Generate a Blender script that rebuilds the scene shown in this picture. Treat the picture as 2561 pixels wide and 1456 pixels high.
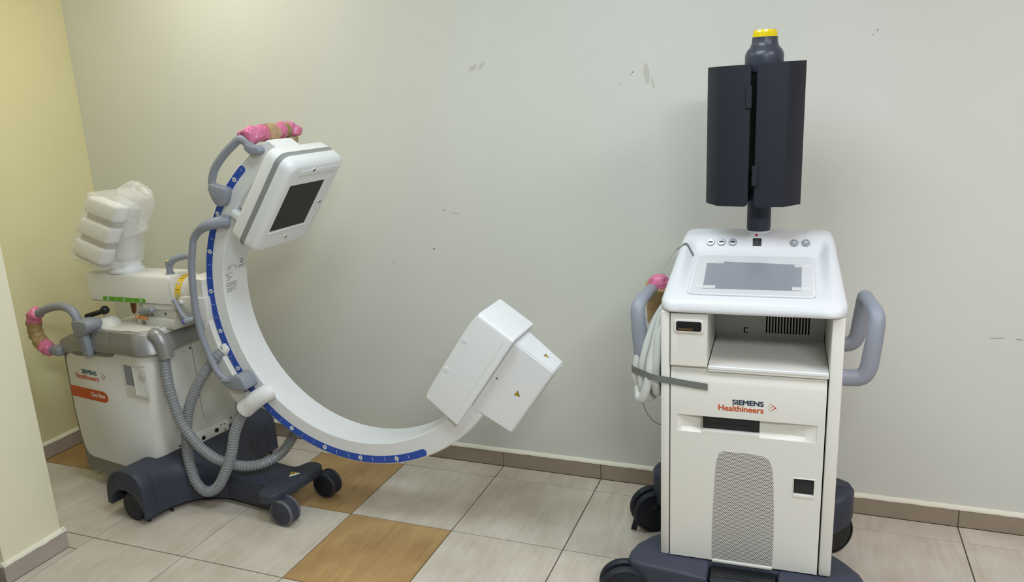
import bpy, bmesh, math, random
from mathutils import Vector, Matrix, noise
random.seed(7)
S = bpy.context.scene
COL = S.collection
PI = math.pi
for o in list(bpy.data.objects):
    bpy.data.objects.remove(o)

# ------------------------------------------------------------------ camera
cam_d = bpy.data.cameras.new('camera')
cam = bpy.data.objects.new('camera', cam_d)
COL.objects.link(cam)
cam_d.sensor_fit = 'HORIZONTAL'
cam_d.sensor_width = 36.0
cam_d.lens = 36.0 * 1936.88 / 2561.0
cam.matrix_world = (Matrix.Translation((2.875, -3.275, 1.797)) @ Matrix.Rotation(0.37400, 4, 'Z')
                    @ Matrix.Rotation(1.32376, 4, 'X') @ Matrix.Rotation(-0.04776, 4, 'Z'))
cam_d.clip_start = 0.05
S.camera = cam

# ------------------------------------------------------------------ world, lamps, exposure
W = bpy.data.worlds.new('room_fill')
S.world = W
W.use_nodes = True
W.node_tree.nodes['Background'].inputs[0].default_value = (0.93, 0.97, 1.0, 1)
W.node_tree.nodes['Background'].inputs[1].default_value = 0.04
S.view_settings.view_transform = 'Standard'
S.view_settings.look = 'None'
S.view_settings.gamma = 1.0
S.view_settings.use_curve_mapping = False
S.view_settings.exposure = 0.06


def ceiling_or_fill_lamp(name, x, y, sx, sy, watts, tint, z=2.93):
    l = bpy.data.lights.new(name, 'AREA')
    l.shape = 'RECTANGLE'
    l.size, l.size_y = sx, sy
    l.energy = watts
    l.color = tint
    o = bpy.data.objects.new(name, l)
    o.location = (x, y, z)
    COL.objects.link(o)
    return o


ceiling_or_fill_lamp('ceiling_or_fill_lamp', 2.1, -1.5, 1.2, 0.6, 31, (0.78, 0.92, 1.0))
ceiling_or_fill_lamp('ceiling_or_fill_lamp', 0.2, -0.75, 0.6, 0.6, 13.5, (1.0, 0.97, 0.82))
ceiling_or_fill_lamp('ceiling_or_fill_lamp', 4.3, -1.8, 1.2, 0.6, 32, (1.0, 0.90, 0.97))
ceiling_or_fill_lamp('ceiling_or_fill_lamp', 3.7, -3.7, 1.2, 0.6, 84, (0.94, 1.0, 0.99))  # unseen fill light added behind the camera to brighten upright faces


# ------------------------------------------------------------------ materials
def lin(c):
    r = []
    for v in c:
        v /= 255.0
        r.append(v / 12.92 if v <= 0.04045 else ((v + 0.055) / 1.055) ** 2.4)
    return (r[0], r[1], r[2], 1.0)


def mat(name, rgb, rough=0.5, metal=0.0, bump=0.0, bscale=400.0, vary=0.0, vscale=6.0, spec=0.5, coat=0.0):
    m = bpy.data.materials.new(name)
    m.use_nodes = True
    nt = m.node_tree
    b = nt.nodes['Principled BSDF']
    b.inputs['Base Color'].default_value = lin(rgb)
    b.inputs['Roughness'].default_value = rough
    b.inputs['Metallic'].default_value = metal
    b.inputs['Specular IOR Level'].default_value = spec
    b.inputs['Coat Weight'].default_value = coat
    tc = nt.nodes.new('ShaderNodeTexCoord')
    if bump:
        n = nt.nodes.new('ShaderNodeTexNoise')
        n.inputs['Scale'].default_value = bscale
        n.inputs['Detail'].default_value = 3
        nt.links.new(tc.outputs['Object'], n.inputs['Vector'])
        k = nt.nodes.new('ShaderNodeBump')
        k.inputs['Strength'].default_value = bump
        k.inputs['Distance'].default_value = 0.002
        nt.links.new(n.outputs['Fac'], k.inputs['Height'])
        nt.links.new(k.outputs['Normal'], b.inputs['Normal'])
    if vary:
        n = nt.nodes.new('ShaderNodeTexNoise')
        n.inputs['Scale'].default_value = vscale
        n.inputs['Detail'].default_value = 4
        nt.links.new(tc.outputs['Object'], n.inputs['Vector'])
        mp = nt.nodes.new('ShaderNodeMapRange')
        mp.inputs[1].default_value = 0.3
        mp.inputs[2].default_value = 0.7
        mp.inputs[3].default_value = 1 - vary
        mp.inputs[4].default_value = 1 + vary * 0.4
        nt.links.new(n.outputs['Fac'], mp.inputs[0])
        mx = nt.nodes.new('ShaderNodeMix')
        mx.data_type = 'RGBA'
        mx.blend_type = 'MULTIPLY'
        mx.inputs[0].default_value = 1
        mx.inputs[6].default_value = lin(rgb)
        nt.links.new(mp.outputs[0], mx.inputs[7])
        nt.links.new(mx.outputs[2], b.inputs['Base Color'])
    return m


def tile_mat(name, rgb, dark):
    m = bpy.data.materials.new(name)
    m.use_nodes = True
    nt = m.node_tree
    b = nt.nodes['Principled BSDF']
    b.inputs['Roughness'].default_value = 0.38
    b.inputs['Specular IOR Level'].default_value = 0.35
    tc = nt.nodes.new('ShaderNodeTexCoord')
    oi = nt.nodes.new('ShaderNodeObjectInfo')
    ad = nt.nodes.new('ShaderNodeVectorMath')
    ad.operation = 'MULTIPLY_ADD'
    ad.inputs[1].default_value = (1, 1, 1)
    cb = nt.nodes.new('ShaderNodeCombineXYZ')
    ml = nt.nodes.new('ShaderNodeMath')
    ml.operation = 'MULTIPLY'
    ml.inputs[1].default_value = 40
    nt.links.new(oi.outputs['Random'], ml.inputs[0])
    nt.links.new(ml.outputs[0], cb.inputs[0])
    nt.links.new(ml.outputs[0], cb.inputs[1])
    nt.links.new(tc.outputs['Object'], ad.inputs[0])
    nt.links.new(cb.outputs[0], ad.inputs[2])
    mp = nt.nodes.new('ShaderNodeMapping')
    mp.inputs['Scale'].default_value = (20, 2.6, 1)
    nt.links.new(ad.outputs[0], mp.inputs['Vector'])
    n = nt.nodes.new('ShaderNodeTexNoise')
    n.inputs['Scale'].default_value = 2.0
    n.inputs['Detail'].default_value = 6
    n.inputs['Roughness'].default_value = 0.65
    nt.links.new(mp.outputs[0], n.inputs['Vector'])
    n2 = nt.nodes.new('ShaderNodeTexNoise')
    n2.inputs['Scale'].default_value = 5.0
    nt.links.new(ad.outputs[0], n2.inputs['Vector'])
    mm = nt.nodes.new('ShaderNodeMath')
    mm.operation = 'ADD'
    nt.links.new(n.outputs['Fac'], mm.inputs[0])
    nt.links.new(n2.outputs['Fac'], mm.inputs[1])
    r = nt.nodes.new('ShaderNodeValToRGB')
    r.color_ramp.elements[0].position = 0.36
    r.color_ramp.elements[0].color = lin(dark)
    r.color_ramp.elements[1].position = 0.66
    r.color_ramp.elements[1].color = lin(rgb)
    hf = nt.nodes.new('ShaderNodeMath')
    hf.operation = 'MULTIPLY'
    hf.inputs[1].default_value = 0.5
    nt.links.new(mm.outputs[0], hf.inputs[0])
    nt.links.new(hf.outputs[0], r.inputs['Fac'])
    nt.links.new(r.outputs['Color'], b.inputs['Base Color'])
    return m


def grille_mat():
    m = bpy.data.materials.new('perforated_sheet')
    m.use_nodes = True
    nt = m.node_tree
    b = nt.nodes['Principled BSDF']
    b.inputs['Roughness'].default_value = 0.45
    tc = nt.nodes.new('ShaderNodeTexCoord')
    sep = nt.nodes.new('ShaderNodeSeparateXYZ')
    nt.links.new(tc.outputs['Object'], sep.inputs[0])

    def M(op, a, c=None):
        k = nt.nodes.new('ShaderNodeMath')
        k.operation = op
        for i, v in enumerate((a, c)):
            if v is None:
                continue
            if isinstance(v, (int, float)):
                k.inputs[i].default_value = v
            else:
                nt.links.new(v, k.inputs[i])
        return k.outputs[0]
    px, pz = 0.0056, 0.0056 * 1.732

    def lat(off):
        u = M('SUBTRACT', M('FRACT', M('ADD', M('DIVIDE', sep.outputs[0], px), 100 + off)), 0.5)
        v = M('SUBTRACT', M('FRACT', M('ADD', M('DIVIDE', sep.outputs[2], pz), 100 + off)), 0.5)
        u = M('MULTIPLY', u, px)
        v = M('MULTIPLY', v, pz)
        return M('ADD', M('MULTIPLY', u, u), M('MULTIPLY', v, v))
    d = M('MINIMUM', lat(0.0), lat(0.5))
    f = M('LESS_THAN', d, 0.0019 ** 2)
    mx = nt.nodes.new('ShaderNodeMix')
    mx.data_type = 'RGBA'
    nt.links.new(f, mx.inputs[0])
    mx.inputs[6].default_value = lin((222, 220, 216))
    mx.inputs[7].default_value = lin((28, 28, 30))
    nt.links.new(mx.outputs[2], b.inputs['Base Color'])
    return m


def film_mat(name, rgb, alpha, rough=0.25):
    m = mat(name, rgb, rough, bump=0.9, bscale=28)
    b = m.node_tree.nodes['Principled BSDF']
    b.inputs['Alpha'].default_value = alpha
    for n in m.node_tree.nodes:
        if n.type == 'BUMP':
            n.inputs['Distance'].default_value = 0.012
    return m


MW = mat('wall_paint', (212, 213, 206), 0.6, bump=0.12, bscale=160, vary=0.03, vscale=1.6)
MWY = mat('yellowish_wall', (224, 217, 174), 0.6, bump=0.12, bscale=160, vary=0.03, vscale=1.6)  # left wall, toned yellower than the back wall
MWP = mat('cream_wall_paint', (240, 235, 210), 0.6, bump=0.12, bscale=160, vary=0.03, vscale=1.6)
MCEIL = mat('ceiling_paint', (235, 235, 232), 0.8)
MSKIRT = mat('skirting_tile', (152, 138, 120), 0.5, vary=0.07, vscale=9)
MSKIRTP = mat('pale_skirting_tile', (172, 160, 152), 0.5, vary=0.07, vscale=9)
MCAULK = mat('white_caulk', (226, 222, 206), 0.7, bump=0.4, bscale=90)
MGROUT = mat('grout', (84, 72, 64), 0.9)
MT1 = tile_mat('beige_floor_tile', (208, 200, 188), (184, 174, 160))
MT2 = tile_mat('ochre_floor_tile', (184, 152, 104), (156, 124, 80))
MSCUFF = mat('wall_scuff', (120, 116, 108), 0.8)
MWHITE = mat('white_plastic', (226, 228, 230), 0.38, bump=0.06, bscale=900)
MWHITE2 = mat('cream_white_plastic', (219, 218, 212), 0.42, bump=0.06, bscale=900)
MDARK = mat('slate_plastic', (56, 60, 74), 0.5, spec=0.35, bump=0.1, bscale=900)
MDARK2 = mat('charcoal_shell', (33, 36, 45), 0.5, spec=0.3, bump=0.08, bscale=900)
MDARKG = mat('gloss_slate_plastic', (60, 63, 77), 0.34, spec=0.5)
MCONS = mat('console_white', (209, 211, 215), 0.4, bump=0.06, bscale=900)
MBLACK = mat('black_plastic', (22, 23, 26), 0.45)
MPIT = mat('dark_void', (8, 8, 9), 0.9)
MGREY = mat('grey_handle_plastic', (138, 143, 155), 0.45, bump=0.08, bscale=700)
MSILV = mat('silver_paint', (152, 152, 152), 0.36, metal=0.35)
MGFRAME = mat('grey_frame', (128, 127, 122), 0.5)
MSTRIPE = mat('grey_stripe', (140, 142, 142), 0.4)
MBLUE = mat('blue_scale', (34, 76, 174), 0.4)
MPRINT = mat('white_print', (230, 232, 235), 0.5)
MINK = mat('black_print', (30, 30, 32), 0.5)
MINKG = mat('grey_print', (96, 96, 96), 0.5)
MLABEL = mat('label_print', (138, 138, 138), 0.5)
MNAVY = mat('navy_print', (16, 38, 70), 0.5)
MORNG = mat('orange_print', (198, 84, 34), 0.5)
MOMARK = mat('bright_orange_print', (232, 138, 56), 0.5)
MTEAL = mat('teal_print', (38, 86, 104), 0.5)
MRED = mat('red_print', (190, 36, 40), 0.5)
MGREEN = mat('green_scale', (94, 164, 36), 0.45)
MYELL = mat('yellow_scale', (226, 190, 48), 0.45)
MBEACON = mat('yellow_lens', (238, 214, 24), 0.2, coat=0.6)
MLEMON = mat('warning_yellow', (218, 176, 28), 0.45)
MSCREEN = mat('screen_black', (26, 30, 31), 0.6)
MHOSE = mat('corrugated_hose_grey', (140, 144, 148), 0.36)
MCABLE = mat('cable_grey', (196, 199, 196), 0.5)
MSTRAP = mat('grey_tape', (108, 112, 108), 0.55)
MPINK = film_mat('pink_bubble_wrap', (222, 122, 160), 0.9, 0.22)
MBROWN = mat('brown_packing_tape', (156, 130, 88), 0.35, bump=0.8, bscale=40, vary=0.15, vscale=14)
MTANTAPE = mat('tan_packing_tape', (186, 154, 118), 0.35, bump=0.8, bscale=40, vary=0.15, vscale=14)
MFILM = film_mat('clear_stretch_film', (246, 246, 246), 0.30, 0.14)
MFILM.node_tree.nodes['Bump'].inputs['Distance'].default_value = 0.010
MFILM.node_tree.nodes['Noise Texture'].inputs['Scale'].default_value = 11
MFILM.node_tree.nodes['Noise Texture'].inputs['Detail'].default_value = 1.5
MFOAM = mat('white_foam', (236, 236, 236), 0.6)
MDISP = mat('grey_display', (136, 139, 148), 0.25)
MGPANEL = mat('warm_grey_panel', (176, 170, 156), 0.5)
MPANEL = mat('pale_panel', (200, 202, 205), 0.3)
MCLEAR = film_mat('clear_tape', (240, 240, 240), 0.5, 0.2)
MCHROME = mat('brushed_steel', (190, 194, 198), 0.3, metal=0.9)
MBBLUE = mat('blue_button', (20, 40, 190), 0.4)
MRUBBER = mat('grey_tyre', (98, 99, 102), 0.6)
MWOOD = mat('brown_leg', (140, 96, 56), 0.6)
MBRASS = mat('amber_inside', (84, 60, 30), 0.5)
MGRILLE = grille_mat()


# ------------------------------------------------------------------ mesh helpers
def obj(name, bm, m, parent=None, smooth=35, **props):
    bmesh.ops.remove_doubles(bm, verts=bm.verts, dist=1e-6)
    bmesh.ops.recalc_face_normals(bm, faces=bm.faces)
    me = bpy.data.meshes.new(name)
    bm.to_mesh(me)
    bm.free()
    me.materials.append(m)
    if smooth:
        me.polygons.foreach_set('use_smooth', [True] * len(me.polygons))
        me.set_sharp_from_angle(angle=math.radians(smooth))
    o = bpy.data.objects.new(name, me)
    COL.objects.link(o)
    if parent is not None:
        o.parent = parent
    for k, v in props.items():
        o[k] = v
    return o


def xf(bm, M, verts=None):
    bmesh.ops.transform(bm, matrix=M, verts=verts or bm.verts[:])
    return bm


def box(bm, x0, x1, y0, y1, z0, z1, r=0.0, seg=2, M=None):
    t = bmesh.new()
    v = [t.verts.new((x, y, z)) for x in (x0, x1) for y in (y0, y1) for z in (z0, z1)]
    for f in ((0, 1, 3, 2), (4, 6, 7, 5), (0, 4, 5, 1), (2, 3, 7, 6), (0, 2, 6, 4), (1, 5, 7, 3)):
        t.faces.new([v[i] for i in f])
    bmesh.ops.recalc_face_normals(t, faces=t.faces)
    if r > 0:
        r = min(r, abs(x1 - x0) * .49, abs(y1 - y0) * .49, abs(z1 - z0) * .49)
        bmesh.ops.bevel(t, geom=t.edges[:], offset=r, segments=seg, affect='EDGES', profile=0.5)
    return merge(bm, t, M)


def merge(bm, t, M=None):
    if M is not None:
        bmesh.ops.transform(t, matrix=M, verts=t.verts[:])
    mp = {}
    for v in t.verts:
        mp[v] = bm.verts.new(v.co)
    for f in t.faces:
        try:
            bm.faces.new([mp[v] for v in f.verts])
        except ValueError:
            pass
    t.free()
    return bm


def prism(bm, poly, h0, h1, axis='Y', r=0.0, seg=2, M=None):
    """poly of 2D points; extruded along axis from h0 to h1 (Y: (x,z), Z: (x,y), X: (y,z))"""
    t = bmesh.new()

    def P(a, b, h):
        return {'Y': (a, h, b), 'Z': (a, b, h), 'X': (h, a, b)}[axis]
    lo = [t.verts.new(P(a, b, h0)) for a, b in poly]
    hi = [t.verts.new(P(a, b, h1)) for a, b in poly]
    n = len(poly)
    f0 = t.faces.new(lo)
    f1 = t.faces.new(hi[::-1])
    for i in range(n):
        j = (i + 1) % n
        t.faces.new((lo[i], hi[i], hi[j], lo[j]))
    bmesh.ops.recalc_face_normals(t, faces=t.faces)
    if r > 0:
        es = list(set(list(f0.edges) + list(f1.edges)))
        bmesh.ops.bevel(t, geom=es, offset=r, segments=seg, affect='EDGES', profile=0.5)
    return merge(bm, t, M)


def rrect(x0, x1, z0, z1, r, n=5):
    pts = []
    for cx, cz, a0 in ((x1 - r, z1 - r, 0), (x0 + r, z1 - r, 90), (x0 + r, z0 + r, 180), (x1 - r, z0 + r, 270)):
        for i in range(n + 1):
            a = math.radians(a0 + 90 * i / n)
            pts.append((cx + r * math.cos(a), cz + r * math.sin(a)))
    return pts


def smooth_poly(pts, n=4, closed=True):
    out = []
    N = len(pts)
    rng = range(N) if closed else range(N - 1)
    for i in rng:
        p = [Vector(pts[k % N] if closed else pts[min(max(k, 0), N - 1)]) for k in (i - 1, i, i + 1, i + 2)]
        for j in range(n):
            t = j / n
            out.append(tuple(0.5 * ((2 * p[1]) + (p[2] - p[0]) * t + (2 * p[0] - 5 * p[1] + 4 * p[2] - p[3]) * t * t
                                    + (3 * p[1] - p[0] - 3 * p[2] + p[3]) * t ** 3)))
    if not closed:
        out.append(tuple(pts[-1]))
    return out


def cyl(bm, p0, p1, r0, r1=None, n=24, r=0.0, M=None):
    """cylinder or cone between two points, rim rounded by r"""
    r1 = r0 if r1 is None else r1
    p0, p1 = Vector(p0), Vector(p1)
    L = (p1 - p0).length
    prof = [(0, 0), (r0 - r, 0), (r0, r), (r1, L - r), (r1 - r, L), (0, L)] if r > 0 else [(0, 0), (r0, 0), (r1, L), (0, L)]
    if r > 0:
        prof = [(0, 0), (r0 - r, 0), (r0 - r * .3, r * .3), (r0, r), (r1, L - r), (r1 - r * .3, L - r * .3), (r1 - r, L), (0, L)]
    return lathe(bm, prof, p0, p1 - p0, n, M)


def lathe(bm, prof, o=(0, 0, 0), d=(0, 0, 1), n=32, M=None):
    t = bmesh.new()
    q = Vector(d).to_track_quat('Z', 'Y').to_matrix().to_4x4()
    T = Matrix.Translation(Vector(o)) @ q
    rings = []
    for (r, z) in prof:
        if r < 1e-7:
            rings.append([t.verts.new(T @ Vector((0, 0, z)))])
        else:
            rings.append([t.verts.new(T @ Vector((r * math.cos(2 * PI * i / n), r * math.sin(2 * PI * i / n), z))) for i in range(n)])
    for a, b in zip(rings, rings[1:]):
        for i in range(n):
            j = (i + 1) % n
            if len(a) == 1 and len(b) == 1:
                continue
            if len(a) == 1:
                t.faces.new((a[0], b[i], b[j]))
            elif len(b) == 1:
                t.faces.new((a[i], a[j], b[0]))
            else:
                t.faces.new((a[i], a[j], b[j], b[i]))
    return merge(bm, t, M)


def resample(pts, n):
    pts = [Vector(p) for p in pts]
    fine = [Vector(p) for p in smooth_poly(pts, 16, False)]
    d = [0]
    for a, b in zip(fine, fine[1:]):
        d.append(d[-1] + (b - a).length)
    out = []
    k = 0
    for i in range(n):
        s = d[-1] * i / (n - 1)
        while k < len(d) - 2 and d[k + 1] < s:
            k += 1
        u = (s - d[k]) / max(d[k + 1] - d[k], 1e-9)
        out.append(fine[k].lerp(fine[k + 1], min(max(u, 0), 1)))
    return out, d[-1]


def tube(bm, pts, rad, n=60, sides=14, ell=(1, 1), up=(0, 0, 1), cap='round', bumpy=0.0, seed=0, M=None, raw=False, nscale=45.0):
    """sweep along a smooth path. rad: number or f(t, s). ell: width/height factors of the section"""
    t = bmesh.new()
    P, L = ([Vector(p) for p in pts], 1.0) if raw else resample(pts, n)
    n = len(P)
    T = [(P[min(i + 1, n - 1)] - P[max(i - 1, 0)]).normalized() for i in range(n)]
    u = Vector(up)
    u = (u - T[0] * u.dot(T[0]))
    if u.length < 1e-4:
        u = Vector((1, 0, 0)) - T[0] * T[0].x
    u.normalize()
    rings = []
    for i in range(n):
        u = (u - T[i] * u.dot(T[i])).normalized()
        w = T[i].cross(u)
        tt = i / (n - 1)
        r = rad(tt, tt * L) if callable(rad) else rad
        if cap == 'round':
            e = min(tt, 1 - tt) * L
            if e < r * 0.6:
                r *= math.sqrt(max(0.0, 1 - (1 - e / (r * 0.6)) ** 2)) * 0.75 + 0.25
        ring = []
        for k in range(sides):
            a = 2 * PI * k / sides
            c = P[i] + w * (r * ell[0] * math.cos(a)) + u * (r * ell[1] * math.sin(a))
            if bumpy:
                nv = noise.noise(c * nscale + Vector((seed, 0, 0))) + 0.6 * noise.noise(c * nscale * 2.3 + Vector((seed, 3, 0)))
                c = c + (c - P[i]).normalized() * nv * bumpy
            ring.append(t.verts.new(c))
        rings.append(ring)
    for a, b in zip(rings, rings[1:]):
        for k in range(sides):
            j = (k + 1) % sides
            t.faces.new((a[k], a[j], b[j], b[k]))
    t.faces.new(rings[0][::-1])
    t.faces.new(rings[-1])
    return merge(bm, t, M)


def B():
    return bmesh.new()


def text_bm(body, size, offset=0.0, extrude=0.0002, align='LEFT', squeeze=1.0):
    """lettering as a thin mesh in the XZ plane, facing -Y, baseline at the origin"""
    c = bpy.data.curves.new('lettering_curve', 'FONT')
    c.body = body
    c.size = size
    c.offset = offset
    c.extrude = extrude
    c.align_x = align
    c.resolution_u = 3
    o = bpy.data.objects.new('lettering_tmp', c)
    COL.objects.link(o)
    dg = bpy.context.evaluated_depsgraph_get()
    me = bpy.data.meshes.new_from_object(o.evaluated_get(dg))
    bpy.data.objects.remove(o)
    bpy.data.curves.remove(c)
    bm = bmesh.new()
    bm.from_mesh(me)
    bpy.data.meshes.remove(me)
    xf(bm, Matrix.Rotation(PI / 2, 4, 'X') @ Matrix.Diagonal((squeeze, 1, 1, 1)))
    return bm


def fit_text(body, x0, x1, z0, y, bold=0.0, height=None, M=None):
    """text scaled to run from x0 to x1 on baseline z0 in plane y; bold = stroke widening in metres"""
    bm = text_bm(body, 0.1)
    xs = [v.co.x for v in bm.verts]
    zs = [v.co.z for v in bm.verts]
    k = (x1 - x0 - bold) / (max(xs) - min(xs))
    kz = k if height is None else height / max(zs)
    xf(bm, Matrix.Translation((x0 + bold / 2, y, z0)) @ Matrix.Diagonal((k, 1, kz, 1)) @ Matrix.Translation((-min(xs), 0, 0)))
    if bold:
        src = bm.copy()
        out = bmesh.new()
        for q, (dx, dz) in enumerate(((-.5, 0), (.5, 0), (0, .3), (0, -.3), (0, 0))):
            t = src.copy()
            merge(out, t, Matrix.Translation((dx * bold, -0.00002 * q, dz * bold)))
        src.free()
        bm.free()
        bm = out
    if M is not None:
        xf(bm, M)
    return bm


def thing(name, label, cat, loc, rz=0.0):
    o = bpy.data.objects.new(name, None)
    o.empty_display_size = 0.1
    o.location = loc
    o.rotation_euler = (0, 0, rz)
    o['label'] = label
    o['category'] = cat
    COL.objects.link(o)
    return o


def struct(name, bm, m, smooth=0):
    return obj(name, bm, m, None, smooth, kind='structure')


# ================================================================== SETTING
fl = struct('floor', box(B(), -1.0, 6.5, -7.0, 0.02, -0.06, -0.0035), MGROUT)
struct('wall_back', box(B(), -1.1, 6.5, 0.012, 0.16, -0.06, 3.0), MW)
struct('wall_left', box(B(), -1.1, -0.945, -7.0, 0.012, -0.06, 3.0), MWY)
struct('wall_pillar', box(B(), -0.945, -0.055, -1.475, -1.217, -0.06, 3.0, 0.006, 2), MWP, 35)
struct('wall_right', box(B(), 6.5, 6.6, -7.0, 0.16, -0.06, 3.0), MW)
struct('ceiling', box(B(), -1.1, 6.5, -4.6, 0.16, 3.0, 3.1), MCEIL)
wall_back = bpy.data.objects['wall_back']
wall_pillar = bpy.data.objects['wall_pillar']
wall_left = bpy.data.objects['wall_left']

T = 0.5
ROWS = [0.0, -0.1183] + [-0.1183 - T * i for i in range(1, 9)]
COLS = [-0.932] + [T * i for i in range(-1, 14)]
OCHRE = {(-2, 1), (1, 1), (2, 2), (4, 3)}
tile_cache = {}


def tile(x0, x1, y0, y1, ochre):
    g = 0.0023
    w, h = round(x1 - x0, 4), round(y1 - y0, 4)
    key = (w, h, ochre)
    if key not in tile_cache:
        bm = box(B(), -w / 2 + g, w / 2 - g, -h / 2 + g, h / 2 - g, -0.006, 0.0)
        top = [e for e in bm.edges if all(v.co.z > -0.001 for v in e.verts)]
        bmesh.ops.bevel(bm, geom=top, offset=0.0012, segments=1, affect='EDGES')
        o = obj('floor_tile', bm, MT2 if ochre else MT1, fl, 0)
        tile_cache[key] = o
    else:
        o = tile_cache[key].copy()
        o.parent = fl
        COL.objects.link(o)
    o.location = ((x0 + x1) / 2, (y0 + y1) / 2, 0)


for r in range(9):
    y1, y0 = ROWS[r], ROWS[r + 1]
    for c in range(len(COLS) - 1):
        i = c - 2 if c else -2
        x0, x1 = COLS[c], COLS[c + 1]
        och = (i, r) in OCHRE
        if r == 3 and x1 <= 0.001:      # the pillar stands in this row
            if i == -1:
                tile(x0, x1, -1.208, y1, och)
                tile(-0.044, x1, y0, -1.208, och)
            else:
                tile(x0, x1, -1.208, y1, och)
            continue
        tile(x0, x1, y0, y1, och)


def skirting(parent, p0, p1, n, h, m, joints):
    """skirting tiles on a wall run from p0 to p1; n = direction out of the wall"""
    d = (Vector(p1) - Vector(p0))
    L = d.length
    d.normalize()
    n = Vector(n)
    js = [0] + joints + [L]
    for a, b in zip(js, js[1:]):
        if b - a < 0.004:
            continue
        bm = box(B(), a + 0.0012, b - 0.0012, -0.0125, 0, 0, h, 0.0012, 1)
        M = Matrix(((d.x, n.x, 0, p0[0]), (d.y, n.y, 0, p0[1]), (0, 0, 1, 0), (0, 0, 0, 1)))
        obj('skirting_tile', xf(bm, M), m, parent, 35)
    # uneven caulk along the top
    t = bmesh.new()
    N = int(L / 0.012)
    prev = None
    for i in range(N + 1):
        s = L * i / N
        k = noise.noise(Vector((s * 9, p0[0] * 3, p0[1]))) * 0.0025 + noise.noise(Vector((s * 31, 5, 1))) * 0.002
        w = 0.0005 + 0.0012 * (1 + noise.noise(Vector((s * 17, 9, p0[1]))))
        q = [Vector(p0) + d * s + n * yy + Vector((0, 0, zz)) for yy, zz in
             ((-0.0135, h + 0.013 + k), (-0.010, h + 0.0125 + k), (w, h + 0.002 + k * .4), (w, h - 0.004 + k))]
        cur = [t.verts.new(v) for v in q]
        if prev:
            for j in range(3):
                t.faces.new((prev[j], cur[j], cur[j + 1], prev[j + 1]))
        prev = cur
    obj('caulk_line', t, MCAULK, parent, 60)


bb = struct('baseboard_back', box(B(), -0.945, 6.4, 0.011, 0.0125, 0.0, 0.08), MGROUT)
skirting(bb, (-0.932, 0, 0), (5.0, 0, 0), (0, -1, 0), 0.080, MSKIRT, [0.432, 0.932, 1.432, 1.932, 2.432, 2.932, 3.432, 3.932, 4.432, 4.932, 5.432])
bl = struct('baseboard_left', box(B(), -0.945, -0.9435, -1.2, 0.0, 0.0, 0.08), MGROUT)
skirting(bl, (-0.932, -1.216, 0), (-0.932, 0, 0), (1, 0, 0), 0.080, MSKIRTP, [0.098, 0.598, 1.098])
bp = struct('baseboard_pillar', box(B(), -0.0565, -0.055, -1.47, -1.22, 0.0, 0.08), MGROUT)
skirting(bp, (-0.0425, -1.4875, 0), (-0.0425, -1.2045, 0), (1, 0, 0), 0.080, MSKIRTP, [])
skirting(bp, (-0.0425, -1.2045, 0), (-0.93, -1.2045, 0), (0, 1, 0), 0.080, MSKIRTP, [0.4])
skirting(bp, (-0.93, -1.4875, 0), (-0.0425, -1.4875, 0), (0, -1, 0), 0.080, MSKIRTP, [0.4])


def scuff(parent, pts, m=None):
    """a flat chip or scrape: (x, z, length, height, angle)"""
    for (x, z, l, h, a) in pts:
        poly = []
        k = 9
        for i in range(k):
            t = 2 * PI * i / k
            rr = 0.75 + 0.35 * noise.noise(Vector((x * 50 + i * 1.7, z * 31, 2)))
            u, v = l / 2 * rr * math.cos(t), h / 2 * rr * math.sin(t)
            poly.append((x + u * math.cos(a) - v * math.sin(a), z + u * math.sin(a) + v * math.cos(a)))
        obj('scuff_mark', prism(B(), poly, 0.0112, 0.0125, 'Y'), m or MSCUFF, parent, 0)


# ================================================================== MONITOR TROLLEY
CT = thing('monitor_trolley', 'white monitor trolley with folded charcoal monitors and yellow beacon, standing right', 'trolley',
           (2.717, -0.827, 0), math.radians(2.0))

# ---- wheeled base
half = [(-0.112, -0.106), (-0.203, -0.094), (-0.335, -0.078), (-0.372, -0.070), (-0.390, -0.040), (-0.388, 0.0), (-0.372, 0.055), (-0.335, 0.108),
        (-0.285, 0.16), (-0.235, 0.215), (-0.235, 0.34), (-0.275, 0.40), (-0.335, 0.43), (-0.372, 0.46), (-0.386, 0.51), (-0.374, 0.56), (-0.335, 0.59), (-0.29, 0.585), (-0.2, 0.53), (-0.1, 0.49)]
outline = [(-0.112, 0.0), ] + half + [(-x, y) for x, y in half[::-1]] + [(0.112, 0.0)]
bm = prism(B(), outline, 0.072, 0.198, 'Z', 0.016, 3)
# the rear legs rise a little
for v in bm.verts:
    if v.co.y > 0.36 and abs(v.co.x) > 0.2:
        k = min(1, (v.co.y - 0.36) / 0.1)
        v.co.z += 0.075 * k * (1 if v.co.z > 0.13 else 0.8)
obj('base', bm, MDARK, CT)


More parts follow.
